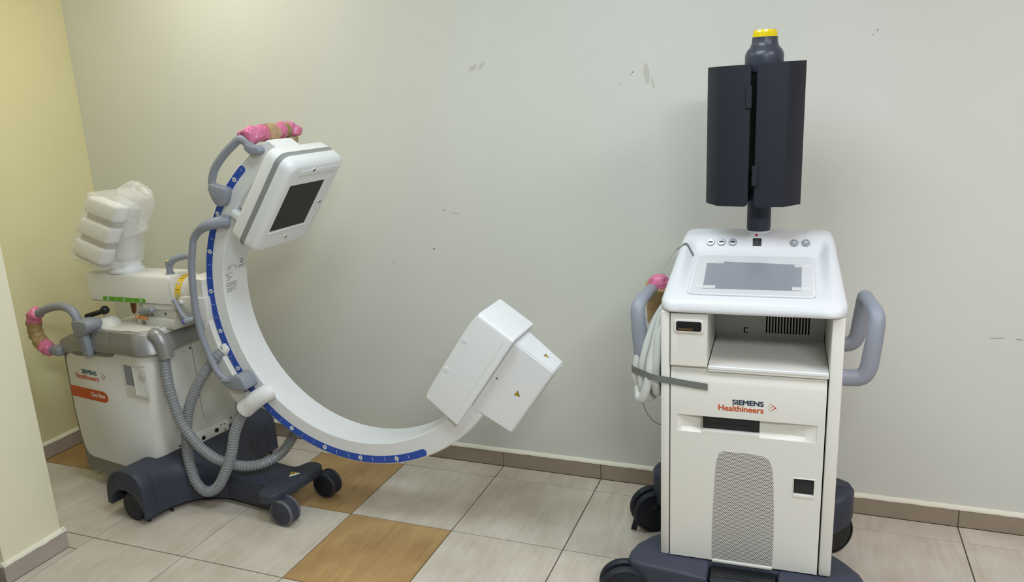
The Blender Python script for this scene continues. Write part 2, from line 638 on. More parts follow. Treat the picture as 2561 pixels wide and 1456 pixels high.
def caster(parent, x, y, rz, R=0.075, w=0.032, gap=0.018, hub=MDARK, tyre=MRUBBER, name='caster', stem=1, drum=0):
    """twin wheel caster: fork with two wheels"""
    M = Matrix.Translation((x, y, 0)) @ Matrix.Rotation(rz, 4, 'Z')
    bm = B()
    if stem:
        cyl(bm, (0.0, 0, R), (0.0, 0, R * 2 + 0.02), 0.016, n=14)
    box(bm, -R * .5, R * .75, -gap / 2 - 0.002, gap / 2 + 0.002, R * 0.6, R * 1.75, 0.006, 2)
    lathe(bm, [(0, 0), (R * .8, 0), (R * .86, gap * .5), (R * .8, gap), (0, gap)], (0, -gap / 2, R), (0, 1, 0), 28)
    if drum:
        q = gap / 2 + w * .8
        lathe(bm, [(0, 0), (R * .86, 0), (R * .95, .006), (R * .95, 2 * q - .006), (R * .86, 2 * q), (0, 2 * q)], (0, -q, R), (0, 1, 0), 36)
    f = obj(name, xf(bm, M), hub if drum else MBLACK, parent)
    for s in (-1, 1):
        a = s * (gap / 2 + 0.001)
        b = s * (gap / 2 + w)
        bm = B()
        lathe(bm, [(R * .5, 0), (R * .93, 0), (R, w * .25), (R, w * .7), (R * .93, w), (R * .86, w), (R * .85, w * .86), (R * .5, w * .86)],
              (0, a, R), (0, s, 0), 36)
        obj('wheel', xf(bm, M), tyre, f)
        bm = B()
        lathe(bm, [(0, 0), (R * .85, 0), (R * .85, w * .92), (R * .78, w), (R * .34, w * .93), (R * .3, w * 1.03), (0, w * 1.03)], (0, a, R), (0, s, 0), 36)
        obj('hub_cap', xf(bm, M), hub, f)
    return f


caster(CT, -0.398, -0.062, math.radians(14), 0.090, hub=MDARK2, tyre=MDARK2, stem=0)
caster(CT, 0.398, -0.062, math.radians(-14), 0.090, hub=MDARK2, tyre=MDARK2, stem=0)
fk = caster(CT, -0.385, 0.490, math.radians(28), 0.090, hub=MDARK2, tyre=MDARK2, stem=0)
bm = box(B(), -0.012, 0.012, -0.003, 0.003, 0.012, 0.085, 0.002, 1, Matrix.Translation((-0.458, 0.43, 0)) @ Matrix.Rotation(0.3, 4, 'Z') @ Matrix.Rotation(0.25, 4, 'Y'))
obj('brake_lever', bm, MDARK2, fk)
caster(CT, 0.300, 0.505, math.radians(35), 0.088, hub=MBLACK, tyre=MBLACK, stem=0)

# ---- pedal
bm = box(B(), -0.108, 0.108, -0.085, 0.06, 0.045, 0.182, 0.004, 1)
pd = obj('pedal_well', bm, MBLACK, CT)
bm = box(B(), -0.1, 0.1, -0.155, -0.035, 0.0, 0.022, 0.006, 2, Matrix.Translation((0, 0.0, 0.155)) @ Matrix.Rotation(math.radians(-4), 4, 'X'))
pd2 = obj('brake_pedal', bm, MDARK, CT)
for k in range(7):
    for (a, b) in ((-0.094, -0.022), (0.022, 0.094)):
        bm = box(B(), a, b, -0.047 - k * 0.015, -0.040 - k * 0.015, 0.0205, 0.0245, 0.001, 1, Matrix.Translation((0, 0, 0.155)) @ Matrix.Rotation(math.radians(-4), 4, 'X'))
        obj('tread_rib', bm, MBLACK, pd2)
bm = B()
lathe(bm, [(0.013, 0), (0.017, 0), (0.017, 0.003), (0.013, 0.003), (0.013, 0)], (0, -0.095, 0.169), (0, 0, 1), 24)
obj('pedal_mark', bm, MBLACK, pd2)

# ---- cabinet
bm = box(B(), -0.281, -0.2525, 0.0, 0.43, 0.201, 1.094, 0.005, 2)
obj('side_post', bm, MWHITE2, CT)
bm = box(B(), 0.2395, 0.277, 0.0, 0.43, 0.201, 1.094, 0.005, 2)
obj('side_post', bm, MWHITE2, CT)
bm = box(B(), -0.262, 0.262, 0.375, 0.428, 0.20, 1.09, 0.004, 1)
obj('rear_panel', bm, MWHITE2, CT)
obj('cabinet_core', box(B(), -0.2525, 0.2395, 0.03, 0.38, 0.20, 0.895), MPIT, CT, 0)

# front door with openings
xs = [-0.2485, -0.226, -0.144, 0.0375, 0.1485, 0.2115, 0.213, 0.2345]
zs = [0.203, 0.486, 0.547, 0.677, 0.737, 0.905]


def plate(xs, zs, holes, y0, y1, r=0.0):
    """flat plate in the XZ plane with rectangular holes; front at y0, back at y1"""
    t = bmesh.new()
    vs = {}
    for yy in (y0, y1):
        for i, x in enumerate(xs):
            for k, z in enumerate(zs):
                vs[(yy, i, k)] = t.verts.new((x, yy, z))
    full = {(i, k) for i in range(len(xs) - 1) for k in range(len(zs) - 1)} - set(holes)
    for (i, k) in full:
        for yy in (y0, y1):
            t.faces.new([vs[(yy, a, b)] for a, b in ((i, k), (i + 1, k), (i + 1, k + 1), (i, k + 1))])
        for (di, dk, e) in ((-1, 0, ((i, k), (i, k + 1))), (1, 0, ((i + 1, k), (i + 1, k + 1))), (0, -1, ((i, k), (i + 1, k))), (0, 1, ((i, k + 1), (i + 1, k + 1)))):
            if (i + di, k + dk) not in full:
                a, b = e
                t.faces.new((vs[(y0,) + a], vs[(y0,) + b], vs[(y1,) + b], vs[(y1,) + a]))
    bmesh.ops.delete(t, geom=[v for v in t.verts if not v.link_faces], context='VERTS')
    bmesh.ops.recalc_face_normals(t, faces=t.faces)
    return t


holes = [(1, 3), (2, 3), (3, 3), (4, 3), (4, 1)]
bm = plate(xs, zs, holes, 0.0, 0.03)
# cut the column so that the upper band can lean back
geom = bm.verts[:] + bm.edges[:] + bm.faces[:]
for zc in (0.862, 0.852):
    bmesh.ops.bisect_plane(bm, geom=bm.verts[:] + bm.edges[:] + bm.faces[:], plane_co=(0, 0, zc), plane_no=(0, 0, 1))
for v in bm.verts:
    if v.co.y < 0.015 and v.co.z > 0.853:
        v.co.y += 0.016 * (v.co.z - 0.852) / 0.053
door = obj('front_door', bm, MWHITE2, CT, 25)
# drive recess: curved floor, deeper towards the drive
N = 24
for (xa, xb) in ((-0.226, -0.144), (0.0375, 0.2115)):
    bm = B()
    prev = None
    for i in range(N + 1):
        x = xa + (xb - xa) * i / N
        u = min(1, (x + 0.226) / 0.082) if xb < 0 else min(1, (0.2115 - x) / 0.174)
        dep = 0.002 + 0.022 * math.sin(u * PI / 2)
        cur = [bm.verts.new((x, y, z)) for y, z in ((0.001, 0.7375), (dep, 0.735), (dep, 0.690), (0.001, 0.6765))]
        if prev:
            for j in range(3):
                bm.faces.new((prev[j], cur[j], cur[j + 1], prev[j + 1]))
        prev = cur
    bm.faces.new(prev)
    obj('drive_recess', bm, MWHITE2, door, 25)
bm = box(B(), -0.144, 0.0375, 0.024, 0.05, 0.677, 0.737)
dr = obj('disc_drive', bm, MBLACK, CT, 0)
obj('drive_tray', box(B(), -0.134, 0.012, 0.0215, 0.026, 0.706, 0.732, 0.001, 1), MBLACK, dr, 0)
obj('drive_tray', box(B(), -0.134, 0.012, 0.0225, 0.026, 0.686, 0.703, 0.001, 1), MBLACK, dr, 0)
obj('drive_button', box(B(), 0.018, 0.032, 0.0215, 0.026, 0.686, 0.732, 0.001, 1), MBLACK, dr, 0)
bm = B()
box(bm, -0.144, 0.0375, 0.0, 0.026, 0.6765, 0.685)
obj('drive_sill', bm, MWHITE2, door, 0)
# latch
bm = plate([0.1465, 0.1500, 0.2110, 0.2145], [0.480, 0.490, 0.5455, 0.549], [(1, 1)], -0.002, 0.012)
bmesh.ops.bevel(bm, geom=[e for e in bm.edges if all(abs(v.co.y + 0.002) < 1e-5 for v in e.verts)], offset=0.0012, segments=1, affect='EDGES')
lt = obj('latch', bm, MWHITE2, CT, 30)
obj('latch_flap', box(B(), 0.1508, 0.2102, 0.003, 0.014, 0.496, 0.5450, 0.002, 2), MBLACK, lt, 30)
# grille
gp = [(-0.104, 0.207), (0.092, 0.207), (0.0935, 0.26), (0.094, 0.33), (0.092, 0.42), (0.087, 0.52), (0.083, 0.565), (0.077, 0.590), (0.066, 0.606), (0.050, 0.613),
      (0.03, 0.6155), (-0.06, 0.6185), (-0.078, 0.616), (-0.0885, 0.606), (-0.095, 0.585), (-0.099, 0.54), (-0.103, 0.44), (-0.106, 0.33), (-0.106, 0.26)]
obj('grille', prism(B(), gp, -0.0012, 0.002, 'Y'), MGRILLE, CT, 30)
bm = box(B(), -0.105, 0.0935, -0.006, 0.002, 0.198, 0.209, 0.003, 2)
obj('grille_ledge', bm, MWHITE2, CT)

# shelf bay
bm = B()
box(bm, -0.1285, 0.2375, 0.0, 0.35, 0.896, 0.9125)
obj('shelf', bm, MWHITE2, CT, 0)
obj('shelf_lip', box(B(), -0.1285, 0.2355, -0.002, 0.006, 0.903, 0.9145, 0.002, 1), MWHITE, CT)
slots = [0.0452 + 0.0101 * k for k in range(15)]
xs = [-0.131] + [v for s in slots for v in (s - 0.0027, s + 0.0027)] + [0.2385]
zs = [0.9125, 0.928, 1.02, 1.09]
bm = plate(xs, zs, [(1 + 2 * k, 1) for k in range(15)], 0.347, 0.352)
bk = obj('bay_back', bm, MWHITE2, CT, 0)
obj('bay_void', box(B(), 0.03, 0.2, 0.354, 0.372, 0.915, 1.06), MPIT, CT, 0)
bm = B()
box(bm, -0.033, -0.018, 0.3455, 0.347, 0.926, 0.929)
box(bm, -0.033, -0.018, 0.3455, 0.347, 0.943, 0.946)
box(bm, -0.033, -0.029, 0.3455, 0.347, 0.926, 0.946)
obj('latch_slot', bm, MPIT, bk, 0)
obj('side_slot', box(B(), 0.2385, 0.2397, 0.32, 0.332, 0.918, 0.944), MPIT, CT, 0)
# drawer unit
zs = [0.9095, 1.0315, 1.0635, 1.0885]
xs = [-0.2495, -0.2305, -0.1505, -0.1315]
bm = plate(xs, zs, [(1, 1)], -0.004, 0.016)
bmesh.ops.bevel(bm, geom=[e for e in bm.edges if all(abs(v.co.y + 0.004) < 1e-5 for v in e.verts)], offset=0.0025, segments=2, affect='EDGES')
dw = obj('storage_box', bm, MWHITE2, CT, 35)
bm = B()
box(bm, -0.1345, -0.1315, 0.014, 0.347, 0.9095, 1.0885)
obj('box_side', bm, MWHITE2, dw, 0)
bm = B()
t = prism(B(), rrect(-0.238, -0.143, 1.0235, 1.0715, 0.010), -0.0075, -0.003, 'Y', 0.0025, 2)
merge(bm, t)
inner = rrect(-0.2305, -0.1505, 1.0315, 1.0635, 0.006)
ho = obj('pull_frame', bm, MWHITE2, dw, 35)
obj('pull_hole', prism(B(), inner, -0.0085, -0.004, 'Y'), MPIT, dw, 0)
obj('pull_insert', box(B(), -0.2245, -0.178, -0.0091, -0.0085, 1.0345, 1.041), MBRASS, dw, 0)

# lettering on the door
let = [('SIEMENS', -0.0495, 0.0485, 0.7875, 0.0020, MNAVY, 0.0165), ('Healthineers', -0.0935, 0.0485, 0.764, 0.0016, MORNG, 0.0195)]
for tx, a, b, z, off, m, hh in let:
    obj('lettering', fit_text(tx, a, b, z, -0.0006, off, hh), m, door, 0)


def dots(x, z, s, y, parent, M=None):
    for (u, v, r, m) in ((1.0, 0, .19, MRED), (.62, .36, .155, MORNG), (.62, -.36, .155, MORNG), (.2, .72, .115, MORNG), (.2, 0, .12, MORNG), (.2, -.72, .115, MORNG),
                         (-.2, .36, .08, MORNG), (-.2, -.36, .08, MTEAL), (-.55, 0, .05, MINKG)):
        bm = B()
        lathe(bm, [(0, 0), (r * s, 0), (r * s, 0.0003), (0, 0.0003)], (x + u * s, y, z + v * s), (0, -1, 0), 12)
        if M is not None:
            xf(bm, M)
        obj('logo_dot', bm, m, parent, 0)


dots(0.067, 0.786, 0.0165, -0.0006, door)

# ---- console
nx, ny = 72, 64
bm = B()


def cons_z(x, y):
    hw = 0.283 - 0.026 * max(0, min(1, (y - 0.03) / 0.43))
    rim = 1.146 + 0.335 * (y - 0.03)
    if y > 0.39:
        u = min(1, (y - 0.39) / 0.08)
        rim = 1.146 + 0.335 * 0.36 + 0.335 * 0.08 * (u - u * u / 2)
    scr = 1.146 + 0.205 * (y - 0.03)
    def ss(a, b, v):
        t = max(0, min(1, (v - a) / (b - a)))
        return t * t * (3 - 2 * t)
    s = 1 - (1 - ss(0.205, 0.243, abs(x))) * (1 - ss(0.338, 0.412, y))
    z = scr + (rim - scr) * s
    return z, hw


def cons_pt(u, v):
    """u,v in 0..1; the border rolls over to the vertical sides"""
    R = 0.045
    y = -0.014 + v * 0.544
    z, hw = cons_z(0, y)
    x = (2 * u - 1) * hw
    z, hw = cons_z(x, y)
    dx = max(0, abs(x) - (hw - R)) / R
    dyf = max(0, (0.034 - y) / 0.048)
    dyb = max(0, (y - 0.49) / 0.04)
    kf, kb = math.hypot(dx, dyf), math.hypot(dx, dyb)
    def roll(k):
        return 1 - math.sqrt(max(0, 1 - min(1, k) ** 2))
    if dyf > 0:
        drop = (0.030 * dyf + 0.022 * dx) / max(dyf + dx, 1e-6) * roll(kf)
    elif dyb > 0:
        drop = 0.022 * roll(kb)
    else:
        drop = 0.022 * roll(dx)
    # rounded plan corners
    if dx > 0 and dyb > 0:
        k = math.hypot(dx, dyb)
        if k > 1:
            x = math.copysign((hw - R) + R * dx / k, x)
            y = 0.49 + 0.04 * dyb / k
    if dx > 0 and dyf > 0:
        k = math.hypot(dx, dyf)
        if k > 1:
            x = math.copysign((hw - R) + R * dx / k, x)
            y = 0.034 - 0.048 * dyf / k
    return Vector((x, y, z - drop))


def dist(n, e):
    # denser towards both ends
    return [0.5 - 0.5 * (abs(1 - 2 * i / n) ** e) * (1 if i < n / 2 else -1) for i in range(n + 1)]


us = dist(nx, 0.72)
vs_ = dist(ny, 0.8)
G = [[bm.verts.new(cons_pt(u, v)) for u in us] for v in vs_]
for a in range(ny):
    for b in range(nx):
        bm.faces.new((G[a][b], G[a][b + 1], G[a + 1][b + 1], G[a + 1][b]))
border = [G[0][b] for b in range(nx + 1)] + [G[a][nx] for a in range(1, ny + 1)] + [G[ny][b] for b in range(nx - 1, -1, -1)] + [G[a][0] for a in range(ny - 1, 0, -1)]
low1 = [bm.verts.new((v.co.x, v.co.y, 1.099)) for v in border]
low2 = [bm.verts.new((v.co.x * .988, (v.co.y - .2) * .988 + .2, 1.0945)) for v in border]
nb = len(border)
for i in range(nb):
    j = (i + 1) % nb
    if border[i].co.z > 1.0995 or border[j].co.z > 1.0995:
        bm.faces.new((border[i], border[j], low1[j], low1[i]))
    bm.faces.new((low1[i], low1[j], low2[j], low2[i]))
bm.faces.new(low2)
con = obj('console', bm, MCONS, CT, 60)


def on_screen(x, y, h=0.0):
    return Vector((x, y, 1.146 + 0.205 * (y - 0.03) + h))


SL = math.atan(0.205)
MS = Matrix.Translation((0, 0.18, 1.146 + 0.205 * 0.15)) @ Matrix.Rotation(SL, 4, 'X')
bm = prism(B(), rrect(-0.201, 0.190, -0.158, 0.157, 0.02), -0.002, 0.005, 'Z', 0.002, 2, MS)
pf = obj('panel_frame', bm, MCONS, CT)
bm = prism(B(), rrect(-0.192, 0.181, -0.149, 0.148, 0.013), 0.004, 0.0056, 'Z', 0, 1, MS)
obj('touch_panel', bm, MPANEL, CT, 0)
dz = -0.18
disp = [(-0.155, -0.120), (0.148, -0.115), (0.151, 0.087), (-0.159, 0.103)]
bm = prism(B(), disp, 0.0057, 0.0061, 'Z', 0, 1, MS)
dp = obj('display', bm, MDISP, CT, 0)
for (x, y, w, h) in ((-0.165, 0.083, 0.062, 0.020), (-0.178, -0.118, 0.062, 0.022), (0.128, 0.065, 0.026, 0.020), (0.153, 0.062, 0.026, 0.024), (0.120, -0.112, 0.052, 0.022)):
    bm = box(B(), x, x + w, y, y + h, 0.0062, 0.0068, 0, 1, MS)
    obj('clear_tape', bm, MCLEAR, dp, 0)


def con_surface(x, y):
    z, _ = cons_z(x, y)
    e = 0.002
    nn = Vector((-(cons_z(x + e, y)[0] - cons_z(x - e, y)[0]) / (2 * e), -(cons_z(x, y + e)[0] - cons_z(x, y - e)[0]) / (2 * e), 1)).normalized()
    return Vector((x, y, z)), nn


NB = con_surface(0.1, 0.385)[1]


def con_hit(x, y, z):
    """slide from a point on the camera's ray down to the console surface"""
    d = Vector((0.15 - x, -2.45 - y, 1.797 - z)).normalized()
    p = Vector((x, y, z))
    for _ in range(400):
        if p.z > cons_z(p.x, p.y)[0]:
            break
        p += d * 0.0008
    return p, con_surface(p.x, p.y)[1]


for (x, y, z, kind) in ((-0.167, 0.467, 1.233, 0), (-0.128, 0.469, 1.234, 0), (-0.088, 0.470, 1.234, 0), (0.126, 0.472, 1.234, 1), (0.165, 0.473, 1.235, 1)):
    p, nn = con_hit(x, y, z)
    bm = B()
    lathe(bm, [(0, -0.004), (0.0145, -0.004), (0.0145, 0.003), (0.0125, 0.0048), (0.0, 0.0048)], p, nn, 28)
    q = nn.to_track_quat('Z', 'Y').to_matrix().to_4x4()
    MM = Matrix.Translation(p) @ q
    if kind == 0:
        u = obj('usb_socket', bm, MCHROME, CT)
        obj('usb_slot', box(B(), -0.008, 0.008, -0.0035, 0.0025, 0.0049, 0.0054, 0, 1, MM), MBLACK, u, 0)
    else:
        u = obj('push_button', bm, MCHROME, CT)
        bm = B()
        lathe(bm, [(0.0078, 0.0049), (0.0092, 0.0049), (0.0092, 0.0054), (0.0078, 0.0054), (0.0078, 0.0049)], (0, 0, 0), (0, 0, 1), 24, MM)
        obj('button_ring', bm, MINK, u, 0)
        bm = B()
        lathe(bm, [(0, 0.0049), (0.0062, 0.0049), (0.0058, 0.006), (0, 0.006)], (0, 0, 0), (0, 0, 1), 20, MM)
        obj('button_cap', bm, MCHROME, u)
p, nn = con_hit(-0.002, 0.474, 1.235)
MM = Matrix.Translation(p) @ nn.to_track_quat('Z', 'Y').to_matrix().to_4x4()
rk = obj('rocker_switch', box(B(), -0.0145, 0.0145, -0.015, 0.015, -0.003, 0.004, 0.0015, 2, MM), MBLACK, CT)
obj('rocker', box(B(), -0.009, 0.009, -0.011, 0.011, 0.003, 0.0062, 0.002, 2, MM), MSCREEN, rk)
for k, zz in enumerate((-0.006, 0.0, 0.006)):
    bm = B()
    lathe(bm, [(0.0011, 0.0063), (0.0018, 0.0063), (0.0018, 0.0066), (0.0011, 0.0066), (0.0011, 0.0063)], (0, zz, 0), (0, 0, 1), 12, MM)
    obj('rocker_mark', bm, MINKG, rk, 0)
p, nn = con_surface(-0.001, 0.412)
MM = Matrix.Translation(p) @ nn.to_track_quat('Z', 'Y').to_matrix().to_4x4()
ar = [(0, 0.010), (0.0075, 0.001), (0.0032, 0.001), (0.0032, -0.010), (-0.0032, -0.010), (-0.0032, 0.001), (-0.0075, 0.001)]
obj('arrow_mark', prism(B(), ar, 0.0004, 0.0008, 'Z', 0, 1, MM), MRED, CT, 0)

# ---- mast, beacon, folded monitors
PX, PY = 0.004, 0.466
bm = B()
lathe(bm, [(0, 1.24), (0.047, 1.24), (0.0465, 1.268), (0.0455, 1.279), (0.042, 1.283), (0, 1.284)], (PX, PY, 0), (0, 0, 1), 36)
obj('mast_collar', bm, MCONS, CT)
bm = B()
lathe(bm, [(0, 1.25), (0.0395, 1.25), (0.0395, 1.290), (0.0412, 1.2905), (0.0412, 1.87), (0, 1.87)], (PX, PY, 0), (0, 0, 1), 36)
mast = obj('mast', bm, MDARK, CT)
bm = B()
lathe(bm, [(0, 1.835), (0.062, 1.835), (0.0645, 1.84), (0.0645, 1.887), (0.063, 1.898), (0.0575, 1.909), (0.050, 1.917), (0.0455, 1.925), (0.0432, 1.934), (0.0425, 1.951), (0, 1.951)], (PX + 0.001, PY, 0), (0, 0, 1), 48)
obj('mast_cap', bm, MDARKG, CT)
t = bmesh.new()
n = 96
rr = [(0.0, 1.949), (0.0400, 1.949), (0.0395, 1.967), (0.036, 1.975), (0.0, 1.976)]
rings = []
for ri, (r, z) in enumerate(rr):
    if r == 0:
        rings.append([t.verts.new((PX + .001, PY, z))])
    else:
        rings.append([t.verts.new((PX + .001 + (r - (0.0016 if (i % 2 and ri in (1, 2)) else 0)) * math.cos(2 * PI * i / n), PY + (r - (0.0016 if (i % 2 and ri in (1, 2)) else 0)) * math.sin(2 * PI * i / n), z)) for i in range(n)])
for a, b in zip(rings, rings[1:]):
    for i in range(n):
        j = (i + 1) % n
        if len(a) == 1:
            t.faces.new((a[0], b[j], b[i]))
        elif len(b) == 1:
            t.faces.new((a[i], a[j], b[0]))
        else:
            t.faces.new((a[i], a[j], b[j], b[i]))
obj('beacon', t, MBEACON, CT, 20)


def shell(sgn, xi, xf_, xo, z0, z1, dz):
    """one folded monitor: flat cover, chamfered outer strip and a body behind"""
    n = 8
    prof = [(xi, 0.30), (xf_, 0.296), (xo, 0.362), (xo - sgn * 0.004, 0.47), (xi - sgn * 0.004 + 0, 0.47), (xi, 0.335)]
    t = bmesh.new()
    lo, hi = [], []
    for (x, y) in prof:
        k = (x - xi) / (xo - xi)
        lo.append(t.verts.new((x, y, z0 - dz[0] * k)))
        hi.append(t.verts.new((x, y, z1 + dz[1] * k)))
    t.faces.new(lo)
    t.faces.new(hi[::-1])
    m = len(prof)
    for i in range(m):
        j = (i + 1) % m
        t.faces.new((lo[i], hi[i], hi[j], lo[j]))
    bmesh.ops.recalc_face_normals(t, faces=t.faces)
    es = [e for e in t.edges if abs(e.verts[0].co.x - xi) < 1e-4 and abs(e.verts[1].co.x - xi) < 1e-4 and abs(e.verts[0].co.z - e.verts[1].co.z) < 1e-4]
    bmesh.ops.bevel(t, geom=es, offset=0.016, segments=5, affect='EDGES', profile=0.5)
    es = [e for e in t.edges if e.calc_face_angle(0) > 0.3]
    bmesh.ops.bevel(t, geom=es, offset=0.0015, segments=1, affect='EDGES')
    return t


mL = obj('folded_monitor', shell(-1, -0.0305, -0.1325, -0.1745, 1.390, 1.860, (-0.006, -0.002)), MDARK2, CT, 30)
mR = obj('folded_monitor', shell(1, -0.0115, 0.0865, 0.1405, 1.389, 1.861, (-0.002, 0.004)), MDARK2, CT, 30)
obj('hinge_tab', box(B(), -0.0455, -0.0265, 0.292, 0.302, 1.720, 1.791, 0.001, 1), MDARK2, mL)
obj('hinge_tab', box(B(), -0.0195, -0.001, 0.291, 0.302, 1.462, 1.530, 0.001, 1), MDARK2, mR)
bm = B()
box(bm, -0.055, 0.03, 0.345, 0.36, 1.44, 1.83)
obj('monitor_gap_dark', bm, MPIT, CT, 0)  # near-black plate paints the dark interior seen between the monitors
obj('bezel_edge', box(B(), -0.037, -0.0285, 0.312, 0.33, 1.50, 1.70, 0.002, 1), MBLACK, mL, 0)
obj('bezel_edge', box(B(), -0.0125, -0.008, 0.312, 0.33, 1.50, 1.70, 0.002, 1), MBLACK, mR, 0)

# ---- side handles
for s in (-1, 1):
    pts = [(0.255, 0.085, 0.876), (0.31, 0.085, 0.875), (0.340, 0.085, 0.882), (0.357, 0.085, 0.910), (0.364, 0.088, 0.96), (0.371, 0.094, 1.02), (0.375, 0.105, 1.066), (0.370, 0.130, 1.088), (0.364, 0.19, 1.092),
           (0.360, 0.28, 1.088), (0.360, 0.345, 1.080), (0.362, 0.385, 1.060), (0.360, 0.40, 1.02), (0.356, 0.41, 0.965), (0.350, 0.412, 0.915), (0.334, 0.412, 0.888), (0.30, 0.412, 0.880), (0.255, 0.412, 0.880)]
    bm = tube(B(), [(s * x, y, z) for x, y, z in pts], lambda t, q: 0.0275 - 0.006 * math.exp(-((t - .5) / .2) ** 2), 90, 16, (1.0, 0.82), (0, 1, 0), 'flat')
    h = obj('side_handle', bm, MGREY, CT, 50)
    if s == -1:
        hl = h
bm = tube(B(), [(-0.344, 0.315, 1.088), (-0.341, 0.345, 1.094), (-0.339, 0.368, 1.088), (-0.340, 0.385, 1.06)], lambda t, q: 0.032 + 0.010 * t, 44, 22, bumpy=0.009, seed=1, nscale=60)
obj('pink_wrap', bm, MPINK, hl, 40, label='pink bubble wrap')
bm = tube(B(), [(-0.341, 0.340, 1.096), (-0.344, 0.366, 1.03), (-0.346, 0.385, 0.965), (-0.346, 0.386, 0.935)], lambda t, q: 0.046 - 0.006 * t, 40, 22, cap='flat', bumpy=0.004, seed=2)
obj('brown_tape', bm, MBROWN, hl, 40, label='brown packing tape')
bm = tube(B(), [(-0.346, 0.386, 0.945), (-0.343, 0.39, 0.90), (-0.34, 0.395, 0.86)], 0.036, 30, 22, bumpy=0.008, seed=3, nscale=60)
obj('pink_wrap', bm, MPINK, hl, 40, label='pink bubble wrap')

# ---- sticker on the base
bm = prism(B(), [(0.225, -0.088), (0.306, -0.080), (0.306, -0.030), (0.233, -0.036)], 0.1982, 0.1986, 'Z')
st = obj('warning_sticker', bm, MPRINT, CT, 0)
bm = B()
prism(bm, [(0.243, -0.055), (0.257, -0.053), (0.250, -0.041)], 0.1987, 0.1989, 'Z')
obj('sticker_sign', bm, MORNG, st, 0)
bm = B()
lathe(bm, [(0.0085, 0), (0.0105, 0), (0.0105, 0.0003), (0.0085, 0.0003), (0.0085, 0)], (0.288, -0.05, 0.1987), (0, 0, 1), 20)
box(bm, -0.009, 0.009, -0.001, 0.001, 0, 0.0003, 0, 1, Matrix.Translation((0.288, -0.05, 0.1987)) @ Matrix.Rotation(-0.7, 4, 'Z'))
obj('sticker_sign', bm, MINK, st, 0)
bm = B()
box(bm, 0.2655, 0.2675, -0.056, -0.040, 0.1987, 0.1989)
box(bm, 0.2655, 0.2735, -0.058, -0.056, 0.1987, 0.1989)
obj('sticker_sign', bm, MINK, st, 0)

# ================================================================== CABLE COIL
CC = thing('cable_coil', 'coiled light grey cable strapped to the left side of the monitor trolley', 'cable', (2.717, -0.827, 0), math.radians(2.0))
loops = [
    [(-0.262, 0.16, 1.092), (-0.292, 0.14, 1.065), (-0.328, 0.115, 1.00), (-0.362, 0.085, 0.925), (-0.3735, 0.07, 0.870), (-0.374, 0.068, 0.820), (-0.355, 0.08, 0.782), (-0.325, 0.11, 0.775), (-0.312, 0.14, 0.86), (-0.305, 0.19, 1.0), (-0.27, 0.22, 1.085)],
    [(-0.258, 0.11, 1.092), (-0.290, 0.10, 1.068), (-0.318, 0.085, 1.01), (-0.340, 0.062, 0.935), (-0.350, 0.05, 0.870), (-0.351, 0.045, 0.815), (-0.340, 0.055, 0.772), (-0.318, 0.085, 0.768), (-0.306, 0.12, 0.85), (-0.30, 0.16, 0.99), (-0.27, 0.20, 1.085)],
    [(-0.262, 0.08, 1.085), (-0.290, 0.065, 1.045), (-0.308, 0.045, 0.96), (-0.320, 0.030, 0.90), (-0.3245, 0.022, 0.85), (-0.336, 0.02, 0.80), (-0.352, 0.028, 0.766), (-0.364, 0.05, 0.775), (-0.366, 0.08, 0.83), (-0.345, 0.11, 0.93), (-0.312, 0.15, 1.02), (-0.268, 0.18, 1.085)],
    [(-0.262, 0.06, 1.05), (-0.289, 0.04, 1.0), (-0.298, 0.03, 0.93), (-0.303, 0.03, 0.87), (-0.304, 0.032, 0.82), (-0.300, 0.05, 0.789), (-0.297, 0.08, 0.82), (-0.297, 0.11, 0.93), (-0.27, 0.13, 1.02)],
]
for i, lp in enumerate(loops):
    obj('cable_loop', tube(B(), lp, 0.0150, 90, 14, cap='flat'), MCABLE, CC, 60)
# grey strap round the coil and onto the door
def ribbon(bm, pts, wv, th, n=50):
    P, L = resample(pts, n)
    t = bmesh.new()
    wv = Vector(wv)
    prev = None
    for i, p in enumerate(P):
        tg = (P[min(i + 1, n - 1)] - P[max(i - 1, 0)]).normalized()
        nn = tg.cross(wv).normalized() * th
        cur = [t.verts.new(p + a) for a in (wv, wv + nn, -wv + nn, -wv)]
        if prev:
            for k in range(4):
                t.faces.new((prev[k], cur[k], cur[(k + 1) % 4], prev[(k + 1) % 4]))
        else:
            t.faces.new(cur)
        prev = cur
    t.faces.new(prev[::-1])
    return merge(bm, t)


bm = ribbon(B(), [(-0.378, 0.10, 0.862), (-0.3905, 0.066, 0.864), (-0.378, 0.045, 0.8665), (-0.350, 0.024, 0.8655), (-0.322, 0.004, 0.863), (-0.296, -0.003, 0.860), (-0.281, -0.0036, 0.858), (-0.25, -0.0035, 0.855), (-0.2, -0.0035, 0.849), (-0.128, -0.0035, 0.842)], (0, 0, 0.0112), -0.0008)
obj('tape_strap', bm, MSTRAP, CT, 60, label='grey tape strap')
tp = []
for (x, y) in ((-0.300, 0.30), (-0.292, 0.30)):
    pass
pth = [(-0.318, 0.24, 1.150), (-0.300, 0.27, 1.185), (-0.286, 0.30, 1.213)]
for (x, y) in ((-0.276, 0.335), (-0.263, 0.345), (-0.25, 0.347), (-0.238, 0.345), (-0.225, 0.335), (-0.212, 0.325)):
    # rests on the console surface
    hw = 0.283 - 0.026 * max(0, min(1, (y - 0.03) / 0.43))
    z = cons_z(x, y)[0]
    dx = min(1, max(0, abs(x) - (hw - 0.045)) / 0.045)
    pth.append((x, y, z - 0.022 * (1 - math.sqrt(max(0, 1 - dx * dx))) + 0.0012))
bm = ribbon(B(), pth, (0.0008, 0.0085, 0.002), 0.0008)
obj('tape_strap', bm, MSTRAP, CT, 60, label='grey tape strap')
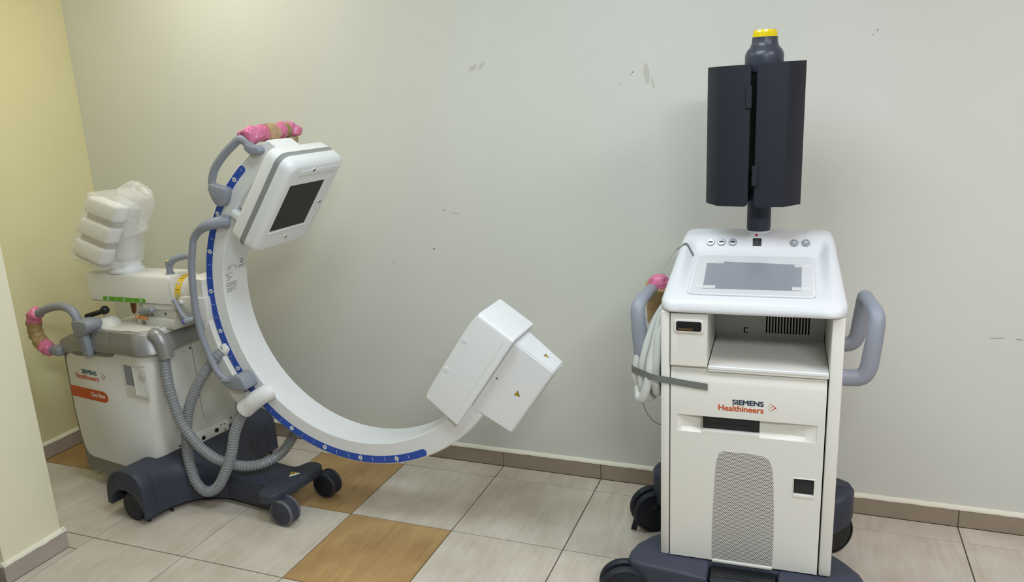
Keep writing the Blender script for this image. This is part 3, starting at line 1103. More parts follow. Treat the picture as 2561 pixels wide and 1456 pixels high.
bm = tube(B(), [(-0.352, 0.06, 0.752), (-0.345, 0.08, 0.705), (-0.330, 0.10, 0.668), (-0.312, 0.11, 0.648), (-0.284, 0.12, 0.634)], 0.0013, 30, 6, cap='flat')
obj('thin_wire', bm, MINKG, CC, 60)

# ================================================================== MOBILE C-ARM
CA = thing('mobile_c_arm', 'white mobile C-arm X-ray machine with blue scale and grey hoses, standing left', 'x-ray machine', (0.40, -0.605, 0), math.radians(-8))
KM = Matrix.Translation((0.40, -0.605, 0)) @ Matrix.Rotation(math.radians(-8), 4, 'Z')
KI = KM.inverted()          # world -> machine

# ---- chassis
def cover_xf(y):
    y = abs(y)
    tab = [(0.0, 0.08), (0.085, 0.06), (0.10, 0.0), (0.13, -0.075), (0.16, -0.115), (0.20, -0.150), (0.26, -0.176), (0.33, -0.183), (0.41, -0.180)]
    for (a, b), (c, d) in zip(tab, tab[1:]):
        if y <= c:
            return b + (d - b) * (y - a) / (c - a)
    return -0.18


def cover_section(y, notch=False):
    f = cover_xf(y)
    k = max(0, min(1, (f + 0.18) / 0.26))
    back = [(-0.443, 0.060), (-0.441, 0.105), (-0.431, 0.150), (-0.410, 0.192), (-0.378, 0.222), (-0.340, 0.238), (-0.30, 0.243)]
    top = [(-0.256, 0.2435), (-0.225 + 0.10 * k, 0.236 - 0.03 * k), (-0.203 + 0.16 * k, 0.222 - 0.045 * k), (f - 0.008 - 0.06 * k, 0.197 - 0.042 * k), (f - 0.002, 0.165 - 0.02 * k), (f, 0.135), (f, 0.030)]
    return back + top + [(-0.20 if not notch else -0.21, 0.030)]


bm = B()
ys = [-0.335, -0.30, -0.26, -0.23, -0.20, -0.18, -0.16, -0.145, -0.13, -0.115, -0.10, -0.092, -0.085, -0.04, 0]
ys = ys + [-y for y in ys[-2::-1]]
secs = [[bm.verts.new((x, y, z)) for x, z in cover_section(y)] for y in ys]
for a, b in zip(secs, secs[1:]):
    for i in range(len(a)):
        j = (i + 1) % len(a)
        bm.faces.new((a[i], b[i], b[j], a[j]))
# wheel housings at the two ends, cut away around the rear wheels
for s in (-1, 1):
    sec = cover_section(0.40)[:-1]
    arch = [(-0.190, 0.030), (-0.192, 0.06)] + [(-0.308 + 0.104 * math.cos(a), 0.070 + 0.080 * math.sin(a)) for a in [math.radians(v) for v in (15, 35, 60, 85, 110, 135, 160, 175)]] + [(-0.415, 0.058)]
    poly = sec[:-1] + [(-0.18, 0.030)] + arch
    prism(bm, poly, s * 0.334, s * 0.402, 'Y', 0.003, 2)
# platform and front cross bar
prism(bm, [(-0.05, -0.10), (0.262, -0.094), (0.262, 0.094), (-0.05, 0.10)], 0.030, 0.150, 'Z', 0.004, 2)
lobe = [(0.235, -0.094), (0.256, -0.100), (0.266, -0.116), (0.272, -0.140), (0.282, -0.160), (0.300, -0.172), (0.324, -0.175), (0.350, -0.168), (0.368, -0.152), (0.376, -0.130)]
lobe = smooth_poly(lobe, 3, False)
prism(bm, lobe + [(x, -y) for x, y in lobe[::-1]], 0.110, 0.1515, 'Z', 0.006, 3)
chassis = obj('chassis', bm, MDARK, CA, 40)
for s in (-1, 1):
    bm = B()
    lathe(bm, [(0, 0), (0.058, 0), (0.0675, 0.006), (0.0675, 0.040), (0.060, 0.046), (0.020, 0.046), (0.019, 0.048), (0, 0.048)], (-0.283, s * 0.346, 0.0675), (0, s, 0), 40)
    rw = obj('rear_wheel', bm, MGFRAME if 0 else MDARK2, CA)
    for (x, y, zz) in ((-0.205, s * 0.37, 0.055), (-0.36, s * 0.335, 0.06), (-0.19, s * 0.262, 0.045)):
        obj('cable_guard', box(B(), x - 0.008, x + 0.008, y - 0.005, y + 0.005, 0.003, zz, 0.002, 1), MBLACK, CA)
caster(CA, 0.385, -0.115, math.radians(4), 0.062, 0.014, 0.036, hub=MDARK, tyre=MRUBBER, stem=0, drum=1)
caster(CA, 0.385, 0.160, math.radians(4), 0.062, 0.014, 0.036, hub=MDARK2, tyre=MDARK, stem=0, drum=1)
# warning sticker
Msk = Matrix.Translation((0.305, 0.035, 0.1517)) @ Matrix.Rotation(math.radians(62), 4, 'Z')
ws = obj('warning_sticker', prism(B(), [(-0.02, 0.0), (0.02, 0), (0.0, 0.028)], 0, 0.0004, 'Z', 0, 1, Msk), MLEMON, chassis, 0)
obj('sticker_text', box(B(), -0.024, 0.024, -0.014, -0.002, 0, 0.0004, 0, 1, Msk), MPRINT, chassis, 0)
obj('sticker_sign', box(B(), -0.004, 0.004, 0.005, 0.015, 0.0004, 0.0007, 0, 1, Msk), MINK, chassis, 0)

# ---- body
gr = [(-0.872, 0.70), (-0.875, 0.40), (-0.862, 0.22), (-0.842, 0.085), (-0.825, 0.066), (-0.3, 0.066), (-0.27, 0.2), (-0.27, 0.72)]
obj('grey_frame', prism(B(), smooth_poly(gr[:4], 3, False) + gr[4:], -0.235, 0.235, 'Y', 0.012, 3), MGFRAME, CA, 40)
wh = [(-0.842, 0.655), (-0.848, 0.40), (-0.836, 0.25), (-0.822, 0.19), (-0.80, 0.162), (-0.768, 0.152), (-0.6, 0.150), (-0.285, 0.152), (-0.262, 0.20), (-0.250, 0.40), (-0.238, 0.74), (-0.30, 0.742), (-0.45, 0.738), (-0.62, 0.728), (-0.78, 0.706), (-0.825, 0.690)]
bm = B()
t = bmesh.new()
prism(t, wh, -0.243, 0.225, 'Y')
# round the tall front corners strongly and the rest softly
fe = [e for e in t.edges if all(v.co.x > -0.29 for v in e.verts) and abs(e.verts[0].co.y - e.verts[1].co.y) < 1e-4]
bmesh.ops.bevel(t, geom=[e for e in fe if all(v.co.x > -0.27 for v in e.verts) and len({round(v.co.z, 3) for v in e.verts}) == 2], offset=0.085, segments=8, affect='EDGES', profile=0.5)
bmesh.ops.bevel(t, geom=[e for e in t.edges if e.calc_face_angle(0) > 1.0], offset=0.006, segments=2, affect='EDGES')
merge(bm, t)
body = obj('body_cover', bm, MWHITE2, CA, 40)
# roof
rf = [(-0.86, 0.752), (-0.78, 0.786), (-0.70, 0.810), (-0.62, 0.827), (-0.54, 0.838), (-0.42, 0.8435), (-0.30, 0.846), (-0.225, 0.846), (-0.225, 0.74), (-0.86, 0.70)]
t = prism(B(), rf, -0.236, 0.222, 'Y')
bmesh.ops.bevel(t, geom=[e for e in t.edges if all(v.co.x > -0.23 for v in e.verts) and abs(e.verts[0].co.y - e.verts[1].co.y) < 1e-4], offset=0.09, segments=8, affect='EDGES', profile=0.5)
bmesh.ops.bevel(t, geom=[e for e in t.edges if e.calc_face_angle(0) > 1.2], offset=0.008, segments=2, affect='EDGES')
obj('roof_cover', t, MWHITE2, CA, 40)
# silver band wrapped around side and front
def band_xy(s):
    """plan path of the band: along the near side, round the corner, across the front"""
    R = 0.085
    L1 = 0.86 - 0.222 - R
    x0 = -0.862
    if s < L1:
        return x0 + s, -0.246, (0, -1)
    a = (s - L1) / R
    if a < PI / 2:
        return x0 + L1 + R * math.sin(a), -0.246 + R * (1 - math.cos(a)), (math.sin(a), -math.cos(a))
    s2 = s - L1 - R * PI / 2
    return x0 + L1 + R, -0.246 + R + s2, (1, 0)


def itp(tab, x):
    for (a, b), (c, d) in zip(tab, tab[1:]):
        if x <= c:
            return b + (d - b) * (x - a) / (c - a)
    return tab[-1][1]


zt_ = [(-1, 0.752), (-0.863, 0.754), (-0.78, 0.788), (-0.703, 0.811), (-0.62, 0.828), (-0.558, 0.836), (-0.419, 0.842), (-0.28, 0.846), (0, 0.846)]
zb_ = [(-1, 0.69), (-0.83, 0.692), (-0.76, 0.708), (-0.62, 0.728), (-0.452, 0.738), (-0.309, 0.741), (-0.197, 0.746), (0, 0.746)]
tot = (0.86 - 0.222 - 0.085) + 0.085 * PI / 2 + 0.205
bm = B()
prev = None
N = 80
for i in range(N + 1):
    s = tot * i / N
    x, y, nn = band_xy(s)
    zt, zb = itp(zt_, x), itp(zb_, x)
    if y > -0.2:
        zb += 0.02 * (y + 0.2) / 0.2 * 0.3
    ins = 0.022
    def q(d, z):
        return (x + nn[0] * d, y + nn[1] * d, z)
    out = 0.010 if nn[0] < 0.05 else 0.010 + 0.022 * nn[0]
    cur = [bm.verts.new(c) for c in (q(-0.03, zt + 0.001), q(-0.012 - 0.012 * nn[0], zt + 0.0015), q(-0.004 - 0.012 * nn[0], zt - 0.004), q(out * .5, (zt + zb) / 2), q(out, zb + 0.006), q(out - 0.003, zb), q(-0.03, zb))]
    if prev:
        for j in range(len(cur)):
            k = (j + 1) % len(cur)
            bm.faces.new((prev[j], cur[j], cur[k], prev[k]))
    else:
        bm.faces.new(cur)
    prev = cur
bm.faces.new(prev[::-1])
band = obj('silver_band', bm, MSILV, CA, 40)
obj('band_seam', prism(B(), [(-0.2435, 0.838), (-0.2515, 0.79), (-0.2565, 0.744), (-0.254, 0.742), (-0.248, 0.79), (-0.241, 0.838)], -0.4520, -0.4508, 'X'), MINKG, band, 0)
# grip edge pocket below the band
obj('grip_recess', prism(B(), smooth_poly([(-0.772, 0.7025), (-0.735, 0.688), (-0.62, 0.703), (-0.475, 0.7125), (-0.462, 0.7355), (-0.62, 0.727)], 3), -0.2445, -0.240, 'Y', 0.0008, 1), MGFRAME, body, 30)
# print on the body side
YB = -0.2436
obj('lettering', fit_text('SIEMENS', -0.728, -0.612, 0.602, YB, 0.0024, 0.021), MTEAL, body, 0)
obj('lettering', fit_text('Healthineers', -0.783, -0.602, 0.573, YB, 0.0016, 0.025), MORNG, body, 0)
dots(-0.575, 0.604, 0.022, YB, body)
sp = [(-0.845, 0.470), (-0.592, 0.470)] + [(-0.592 + 0.036 * math.sin(a), 0.498 - 0.028 * math.cos(a)) for a in [PI * k / 12 for k in range(1, 12)]] + [(-0.592, 0.526), (-0.843, 0.526)]
stp = obj('orange_stripe', prism(B(), sp, YB - 0.0004, YB + 0.001, 'Y'), MORNG, body, 0)
obj('lettering', fit_text('Cios Flow', -0.684, -0.575, 0.491, YB - 0.0008, 0.0016, 0.021), MPRINT, body, 0)
# grip pocket with plug cover
pk = B()
tt = plate([-0.402, -0.395, -0.335, -0.328], [0.534, 0.542, 0.688, 0.697], [(1, 1)], YB - 0.0015, YB + 0.001)
merge(pk, tt)
obj('pocket_rim', pk, MWHITE2, body, 30)
obj('pocket_dark', box(B(), -0.395, -0.335, YB - 0.0006, YB + 0.001, 0.590, 0.688), MGREY, body, 0)
obj('pocket_dark', box(B(), -0.395, -0.335, YB - 0.0006, YB + 0.001, 0.542, 0.590), MWHITE2, body, 0)
bm = plate([-0.326, -0.319, -0.236, -0.229], [0.536, 0.556, 0.692, 0.700], [(1, 1)], YB - 0.004, YB + 0.001)
bmesh.ops.bevel(bm, geom=[e for e in bm.edges if all(abs(v.co.y - YB + 0.004) < 1e-5 for v in e.verts)], offset=0.003, segments=2, affect='EDGES')
obj('plug_cover', xf(bm, Matrix.Translation((-0.006, 0, 0))), MWHITE2, body, 35)
bm = B()
lathe(bm, [(0, 0), (0.021, 0), (0.021, 0.002), (0.018, 0.003), (0, 0.003)], (-0.268, YB, 0.648), (0, -1, 0), 24)
obj('round_cap', bm, MWHITE2, body)
# front connector panel and seam
bm = box(B(), -0.262, -0.228, -0.06, 0.15, 0.225, 0.288, 0.006, 2)
cp = obj('connector_panel', bm, MWHITE2, CA)
for (y, z, r) in ((0.07, 0.262, 0.011), (-0.01, 0.255, 0.010)):
    bm = B()
    lathe(bm, [(0, 0), (r, 0), (r, 0.004), (r * .6, 0.004), (r * .5, 0.001), (0, 0.001)], (-0.228, y, z), (1, 0, 0), 18)
    obj('connector', bm, MBLACK, cp)
for (y, z) in ((0.12, 0.275), (0.12, 0.245), (0.1, 0.278)):
    obj('panel_screw', box(B(), -0.229, -0.2265, y - 0.003, y + 0.003, z - 0.003, z + 0.003), MBLACK, cp, 0)
obj('cover_seam', tube(B(), [(-0.2385, 0.009, 0.735), (-0.2425, 0.016, 0.60), (-0.2495, 0.022, 0.42), (-0.254, 0.034, 0.345), (-0.2575, 0.06, 0.292)], 0.0011, 24, 6, cap='flat'), MINKG, body, 0)
for (y, z) in ((-0.12, 0.255), (0.0, 0.71), (0.19, 0.275)):
    bm = B()
    lathe(bm, [(0, 0), (0.005, 0), (0.005, 0.002), (0, 0.002)], (-0.2625 + 0.025 * (z - 0.2) / 0.54, y, z), (1, 0, 0), 12)
    obj('cover_screw', bm, MBLACK, body, 0)
# hand switch on the roof
bm = B()
lathe(bm, [(0.058, 0), (0.056, 0.010), (0.050, 0.026), (0.036, 0.040), (0.018, 0.047), (0, 0.049)], (-0.57, -0.165, 0.832), (0.04, 0, 1), 28)
hs = obj('hand_switch', bm, MWHITE2, CA, 60)
bm = B()
lathe(bm, [(0, 0), (0.006, 0), (0.005, 0.004), (0, 0.005)], (-0.607, -0.197, 0.860), (-.6, -.6, .5), 14)
obj('red_button', bm, MRED, hs)
bm = tube(B(), [(-0.685, -0.2, 0.876), (-0.63, -0.19, 0.892), (-0.575, -0.18, 0.908)], 0.012, 20, 12)
obj('brake_lever', bm, MBLACK, CA)
bm = B()
lathe(bm, [(0, -0.022), (0.014, -0.018), (0.021, -0.004), (0.020, 0.008), (0.012, 0.018), (0, 0.022)], (-0.568, -0.175, 0.912), (.6, 0, .6), 18)
obj('lever_knob', bm, MBLACK, CA)
# push handle
ph = [(-0.885, -0.252, 0.700), (-0.925, -0.262, 0.702), (-0.965, -0.268, 0.722), (-0.998, -0.270, 0.770), (-1.006, -0.270, 0.825), (-0.985, -0.270, 0.868), (-0.93, -0.268, 0.893), (-0.86, -0.265, 0.918),
      (-0.78, -0.262, 0.934), (-0.715, -0.262, 0.933), (-0.668, -0.262, 0.912), (-0.648, -0.262, 0.87), (-0.640, -0.262, 0.82), (-0.628, -0.262, 0.76)]
pushh = obj('push_handle', tube(B(), ph, 0.0195, 90, 16), MGREY, CA, 60)
bm = B()
box(bm, -0.905, -0.835, -0.278, -0.225, 0.676, 0.727, 0.018, 3)
obj('handle_socket', bm, MGREY, CA)
obj('handle_bracket', prism(B(), smooth_poly([(-0.668, 0.83), (-0.605, 0.83), (-0.585, 0.745), (-0.588, 0.712), (-0.605, 0.706), (-0.632, 0.722), (-0.655, 0.77)], 3), -0.282, -0.250, 'Y', 0.008, 3), MGREY, CA)
obj('handle_socket', prism(B(), smooth_poly([(-0.664, 0.875), (-0.57, 0.885), (-0.548, 0.868), (-0.556, 0.838), (-0.60, 0.812), (-0.652, 0.808)], 3), -0.288, -0.205, 'Y', 0.008, 3), MGREY, CA)
bm = tube(B(), [(-0.945, -0.268, 0.888), (-0.985, -0.27, 0.872), (-1.006, -0.27, 0.828)], 0.034, 30, 16, bumpy=0.007, seed=11)
obj('pink_wrap', bm, MPINK, pushh, 40, label='pink bubble wrap')
bm = tube(B(), [(-1.004, -0.27, 0.842), (-1.002, -0.27, 0.785), (-0.975, -0.269, 0.732), (-0.962, -0.268, 0.72)], 0.033, 30, 16, cap='flat', bumpy=0.005, seed=12)
obj('brown_tape', bm, MBROWN, pushh, 40, label='brown packing tape')
bm = tube(B(), [(-0.972, -0.268, 0.732), (-0.935, -0.265, 0.708), (-0.912, -0.26, 0.703)], 0.034, 24, 16, bumpy=0.007, seed=13)
obj('pink_wrap', bm, MPINK, pushh, 40, label='pink bubble wrap')
# hose socket on the band
bm = tube(B(), [(-0.232, -0.185, 0.834), (-0.205, -0.182, 0.826), (-0.186, -0.178, 0.80), (-0.180, -0.174, 0.765), (-0.180, -0.170, 0.728)], lambda t, s: 0.030 + 0.004 * t, 30, 20, cap='flat')
obj('hose_socket', bm, MSILV, CA, 60)
# lift column under the arm
bm = B()
box(bm, -0.43, -0.17, -0.115, 0.105, 0.838, 0.885, 0.008, 2)
prism(bm, [(-0.33, 0.88), (-0.17, 0.88), (-0.165, 0.915), (-0.215, 0.96), (-0.33, 0.96)], -0.10, 0.09, 'Y', 0.004, 2)
box(bm, -0.425, -0.34, -0.10, 0.08, 0.88, 0.945, 0.006, 2)
colm = obj('lift_column', bm, MWHITE2, CA)
bm = tube(B(), [(-0.385, -0.125, 0.905), (-0.33, -0.130, 0.918), (-0.27, -0.135, 0.930)], 0.0125, 24, 14)
obj('brake_handle', bm, MGREY, colm)
obj('orange_mark', prism(B(), rrect(-0.435, -0.345, 0.868, 0.886, 0.008), -0.117, -0.1155, 'Y'), MOMARK, colm, 0)
for x in (-0.42, -0.385, -0.36):
    bm = B()
    lathe(bm, [(0, 0), (0.005, 0), (0.005, 0.0005), (0, 0.0005)], (x, -0.117, 0.877), (0, -1, 0), 10)
    obj('white_mark', bm, MPRINT, colm, 0)
obj('dark_mark', box(B(), -0.395, -0.365, -0.1165, -0.115, 0.842, 0.864), MGFRAME, colm, 0)
bm = B()
lathe(bm, [(0, 0), (0.006, 0), (0.006, 0.003), (0, 0.003)], (-0.235, -0.1005, 0.905), (0, -1, 0), 14)
obj('column_screw', bm, MINKG, colm)

# ---- arm (built in world axes)
def W_(bm):
    return xf(bm, KI)


bm = B()
pr = [(-0.688, 0.958), (-0.688, 1.073), (-0.680, 1.083), (-0.668, 1.0865), (-0.545, 1.0865), (-0.534, 1.083), (-0.528, 1.073), (-0.528, 0.958), (-0.54, 0.948), (-0.675, 0.948)]
prism(bm, pr, -0.292, 0.222, 'X', 0.018, 4)
arm = obj('horizontal_arm', W_(bm), MWHITE2, CA, 40)
obj('arm_trim', W_(box(B(), 0.03, 0.225, -0.682, -0.54, 0.925, 0.950, 0.004, 1)), MWHITE2, CA)
bm = B()
prism(bm, [(-0.688, 0.94), (-0.690, 1.06), (-0.672, 1.084), (-0.62, 1.092), (-0.55, 1.092), (-0.525, 1.07), (-0.525, 0.94), (-0.60, 0.915)], 0.212, 0.236, 'X', 0.004, 2)
obj('arm_end', W_(bm), MWHITE2, CA, 40)
gs = obj('green_scale', W_(prism(B(), rrect(-0.196, 0.064, 0.9555, 0.9765, 0.0104), -0.6893, -0.6875, 'Y')), MGREEN, CA, 0)
for x in (-0.165, -0.066, 0.036):
    bm = B()
    lathe(bm, [(0.0045, 0), (0.0072, 0), (0.0072, 0.0004), (0.0045, 0.0004), (0.0045, 0)], (x, -0.6894, 0.966), (0, -1, 0), 16)
    obj('scale_mark', W_(bm), MPRINT, gs, 0)
for x in (-0.115, -0.015):
    obj('scale_tick', W_(box(B(), x - 0.0006, x + 0.0006, -0.6897, -0.6893, 0.957, 0.975)), MPRINT, gs, 0)
bm = B()
lathe(bm, [(0, 0), (0.004, 0), (0.004, 0.001), (0, 0.001)], (0.2365, -0.665, 1.045), (1, 0, 0), 10)
obj('arm_screw', W_(bm), MBLACK, arm, 0)
bm = B()
lathe(bm, [(0, 0), (0.016, 0), (0.010, 0.02), (0.003, 0.032), (0, 0.033)], (-0.300, -0.63, 0.975), (-.35, 0, .9), 14)
obj('arm_knob', W_(bm), MBLACK, CA)
# locking lever on top of the arm
bm = B()
lathe(bm, [(0, 0), (0.020, 0), (0.020, 0.004), (0.0145, 0.006), (0.0145, 0.055), (0.0135, 0.060), (0, 0.060)], (0.186, -0.640, 1.0865), (0, 0, 1), 22)
tube(bm, [(0.190, -0.640, 1.128), (0.210, -0.635, 1.150), (0.245, -0.625, 1.162), (0.287, -0.615, 1.168)], lambda t, s: 0.0155 - 0.002 * t, 30, 14)
lk = obj('lock_lever', W_(bm), MGREY, CA, 50)
bm = B()
lathe(bm, [(0, 0), (0.0125, 0), (0.012, 0.003), (0, 0.003)], (0.186, -0.640, 1.1462), (0, 0, 1), 22)
obj('lever_cap', W_(bm), MYELL, lk)
# rotation joint
bm = B()
lathe(bm, [(0, 0), (0.0855, 0), (0.0865, 0.004), (0.0855, 0.008), (0, 0.008)], (0.226, -0.600, 0.997), (1, 0, 0), 56)
obj('joint_flange', W_(bm), MGREY, CA)
bm = B()
lathe(bm, [(0, 0), (0.0825, 0), (0.0825, 0.034), (0, 0.034)], (0.233, -0.600, 0.997), (1, 0, 0), 56)
yr = obj('yellow_scale', W_(bm), MYELL, CA)
for k, a in enumerate(range(100, 260, 20)):
    aa = math.radians(a)
    bm = B()
    Mt = Matrix.Translation((0.250, -0.600, 0.997)) @ Matrix.Rotation(-aa + PI, 4, 'X') @ Matrix.Translation((0, -0.0826, 0))
    if k % 2 == 0:
        prism(bm, rrect(-0.007, 0.007, -0.0085, 0.0085, 0.006), -0.0006, 0.0004, 'Y', 0, 1, Mt)
        obj('scale_mark', W_(bm), MPRINT, yr, 0)
        obj('scale_digit', W_(box(B(), -0.0022, 0.0022, -0.001, -0.0005, -0.0045, 0.0045, 0, 1, Mt)), MINK, yr, 0)
    else:
        obj('scale_tick', W_(box(B(), -0.010, 0.010, -0.0005, 0.0004, -0.0008, 0.0008, 0, 1, Mt)), MINK, yr, 0)
bm = B()
lathe(bm, [(0, 0), (0.081, 0), (0.083, 0.02), (0.081, 0.06), (0.074, 0.10), (0.060, 0.14), (0, 0.15)], (0.264, -0.600, 0.997), (1, 0, 0), 48)
obj('joint_hub', W_(bm), MWHITE2, CA, 60)

# ---- C ring and its carriage
RC = Vector((1.13, -0.588, 1.014))


def pol(a, r, y):
    a = math.radians(a)
    return Vector((RC.x + r * math.cos(a), RC.y + y, RC.z + r * math.sin(a)))


def arc(prof, a0, a1, n, caps=True):
    """sweep a closed (r, y) profile about the ring centre"""
    t = bmesh.new()
    prev = None
    for i in range(n + 1):
        a = a0 + (a1 - a0) * i / n
        cur = [t.verts.new(pol(a, r, y)) for r, y in prof]
        if prev:
            for j in range(len(cur)):
                k = (j + 1) % len(cur)
                t.faces.new((prev[j], cur[j], cur[k], prev[k]))
        elif caps:
            t.faces.new(cur)
        prev = cur
    if caps:
        t.faces.new(prev[::-1])
    return t


RING_TOP = 0.362
RI, RO, RF, RB = 0.626, 0.723, -0.079, 0.078
prof = [(RI, RF + .004), (RI + .004, RF), (RO - .006, RF), (RO, RF + .006), (RO, RB - .006), (RO - .006, RB), (RI + .004, RB), (RI, RB - .004)]
t = arc(prof, 104, 322.5, 150)
e2 = Vector((math.sin(math.radians(34.9)), 0, math.cos(math.radians(34.9))))
r_ = bmesh.ops.bisect_plane(t, geom=t.verts[:] + t.edges[:] + t.faces[:], plane_co=RC + e2 * RING_TOP, plane_no=e2, clear_outer=True)
bmesh.ops.holes_fill(t, edges=[e for e in t.edges if e.is_boundary], sides=0)
ring = obj('c_ring', W_(t), MWHITE, CA, 25)
# blue angle scale on the front face
pb = [(0.684, RF - 0.0006), (0.7165, RF - 0.0006), (0.7165, RF + 0.001), (0.684, RF + 0.001)]
bm = arc(pb, 129.6, 294.6, 140)
for a, s in ((129.6, -1), (294.6, 1)):
    c = pol(a, 0.70025, RF)
    t = bmesh.new()
    lathe(t, [(0, 0), (0.01625, 0), (0.01625, 0.0005), (0, 0.0005)], c, (0, -1, 0), 24)
    merge(bm, t)
blue = obj('blue_scale', W_(bm), MBLUE, CA, 0)
ANG = [134.7, 149.6, 164.4, 179.2, 194.2, 209.2, 224.2, 239.2, 253.9, 268.6, 283.4]
NUM = ['105', '90', '75', '60', '45', '30', '15', '0', '15', '30', '45']
NUM = ['105', '90', '75', '60', '45', '30', '15', '0', '15', '30', '45']
for a, tx in zip(ANG, NUM):
    c = pol(a, 0.700, RF - 0.0006)
    bm = B()
    lathe(bm, [(0.0062, 0), (0.0098, 0), (0.0098, 0.0004), (0.0062, 0.0004), (0.0062, 0)], c, (0, -1, 0), 20)
    Mt = Matrix.Translation(c) @ Matrix.Rotation(math.radians(-(a)), 4, 'Y')
    for (u0, u1) in ((0.0098, 0.0158), (-0.0158, -0.0098)):
        box(bm, u0, u1, -0.0004, 0, -0.0008, 0.0008, 0, 1, Mt)
    sm = obj('scale_mark', W_(bm), MPRINT, blue, 0)
    bm = B()
    lathe(bm, [(0, 0), (0.0062, 0), (0.0062, 0.0004), (0, 0.0004)], c, (0, -1, 0), 18)
    obj('scale_disc', W_(bm), MPRINT, blue, 0)
    if tx:
        Md = Matrix.Translation(c + Vector((0, -0.0008, 0))) @ Matrix.Rotation(math.radians(-(a - 180)), 4, 'Y') @ Matrix.Rotation(0, 4, 'Y')
        w = (0.0022, 0.0042, 0.0052)[len(tx) - 1]
        obj('scale_digits', W_(fit_text(tx, -w, w, -0.0032, 0, 0.0004, 0.0064, Md)), MINK, blue, 0)
    for k in (1, 2):
        aa = a + 14.9 * k / 3
        if aa > 293:
            continue
        Mt = Matrix.Translation(pol(aa, 0.700, RF - 0.0006)) @ Matrix.Rotation(math.radians(-aa), 4, 'Y')
        obj('scale_tick', W_(box(B(), -0.0085, 0.0085, -0.0004, 0, -0.0006, 0.0006, 0, 1, Mt)), MPRINT, blue, 0)
Mt = Matrix.Translation(pol(130.0, 0.700, RF - 0.0008)) @ Matrix.Rotation(math.radians(-130.0), 4, 'Y')
obj('scale_tick', W_(box(B(), -0.0085, 0.0085, -0.0004, 0, -0.0006, 0.0006, 0, 1, Mt)), MPRINT, blue, 0)
for a, r in ((319.5, 0.687), (125.0, 0.700)):
    bm = B()
    lathe(bm, [(0, 0), (0.0115, 0), (0.0105, 0.0012), (0, 0.0012)], pol(a, r, RF), (0, -1, 0), 24)
    obj('screw_cover', W_(bm), MWHITE, ring)
# rating labels printed on the inner face (text lines too small to read)
def inner_bar(a0, a1, y0, y1, m, name='label_line'):
    pr = [(RI - 0.0005, y0), (RI + 0.001, y0), (RI + 0.001, y1), (RI - 0.0005, y1)]
    return obj(name, W_(arc(pr, a0, a1, 2)), m, ring, 0)


random.seed(3)
for (a, y0, y1, m) in ((169.2, -0.052, -0.015, MLABEL), (169.8, -0.052, -0.030, MLABEL), (170.3, -0.052, -0.036, MLABEL), (169.4, -0.010, 0.004, MLABEL), (170.0, -0.008, 0.006, MLABEL), (170.6, 0.000, 0.008, MINKG),
                       (169.9, 0.016, 0.062, MLABEL), (170.35, 0.016, 0.060, MLABEL), (170.8, 0.018, 0.052, MLABEL), (168.9, 0.032, 0.048, MLABEL),
                       (172.2, -0.064, -0.018, MLABEL), (172.6, -0.064, -0.048, MINKG), (173.3, -0.064, -0.040, MLABEL), (173.8, -0.052, -0.022, MLABEL), (174.4, -0.052, -0.034, MLABEL), (174.9, -0.064, -0.046, MLABEL),
                       (176.0, -0.064, 0.006, MLABEL), (176.4, -0.064, 0.000, MLABEL), (177.0, -0.064, 0.006, MLABEL), (177.4, -0.064, -0.006, MLABEL), (178.2, -0.064, 0.004, MLABEL), (178.6, -0.064, -0.02, MLABEL), (179.2, -0.064, -0.004, MLABEL), (179.6, -0.064, -0.03, MLABEL)):
    inner_bar(a, a + 0.2, y0, y1, m)
bm = B()
lathe(bm, [(0.0075, 0), (0.0095, 0), (0.0095, 0.0005), (0.0075, 0.0005), (0.0075, 0)], pol(168.2, RI - 0.0002, 0.038), tuple(-(pol(168.2, 1, 0) - RC).normalized()), 20)
obj('label_logo', W_(bm), MINK, ring, 0)
# carriage behind the ring
bm = arc([(0.7235, RF - 0.014), (0.7275, RF - 0.022), (0.800, RF - 0.022), (0.806, RF - 0.016), (0.806, 0.098), (0.7235, 0.098)], 175, 222, 40)
car = obj('ring_carriage', W_(bm), MWHITE2, CA, 30)
for v in ():
    pass
bm = B()
hp = [(0.262, 0.985), (0.275, 0.996), (0.300, 1.000), (0.42, 1.000), (0.42, 0.90), (0.395, 0.86), (0.35, 0.885), (0.29, 0.915), (0.262, 0.945)]
prism(bm, hp, -0.700, -0.50, 'Y', 0.006, 2)
obj('hub_plate', W_(bm), MWHITE2, CA, 40)
bm = B()
prism(bm, [(0.30, 0.985), (0.395, 1.055), (0.412, 1.05), (0.412, 0.985)], -0.665, -0.53, 'Y', 0.01, 3)
obj('hub_shoulder', W_(bm), MWHITE2, CA, 40)
bm = B()
lathe(bm, [(0, 0), (0.0105, 0), (0.009, 0.006), (0.004, 0.008), (0, 0.006)], (0.285, -0.700, 0.974), (0, -1, 0), 18)
obj('plate_bolt', W_(bm), MWHITE, CA)
c = pol(185.4, 0.766, RF - 0.0222)
tri = [(c.x - 0.011, c.z + 0.0145), (c.x + 0.013, c.z), (c.x - 0.011, c.z - 0.0145)]
obj('triangle_mark', W_(prism(B(), tri, c.y - 0.0006, c.y + 0.001, 'Y')), MINK, car, 0)
tri = [(c.x - 0.0085, c.z + 0.0105), (c.x + 0.0092, c.z), (c.x - 0.0085, c.z - 0.0105)]
obj('triangle_mark', W_(prism(B(), tri, c.y - 0.001, c.y, 'Y')), MWHITE2, car, 0)

# grab handles on the ring
def wt(pts, r, n=60, sides=14, **k):
    return W_(tube(B(), pts, r, n, sides, **k))


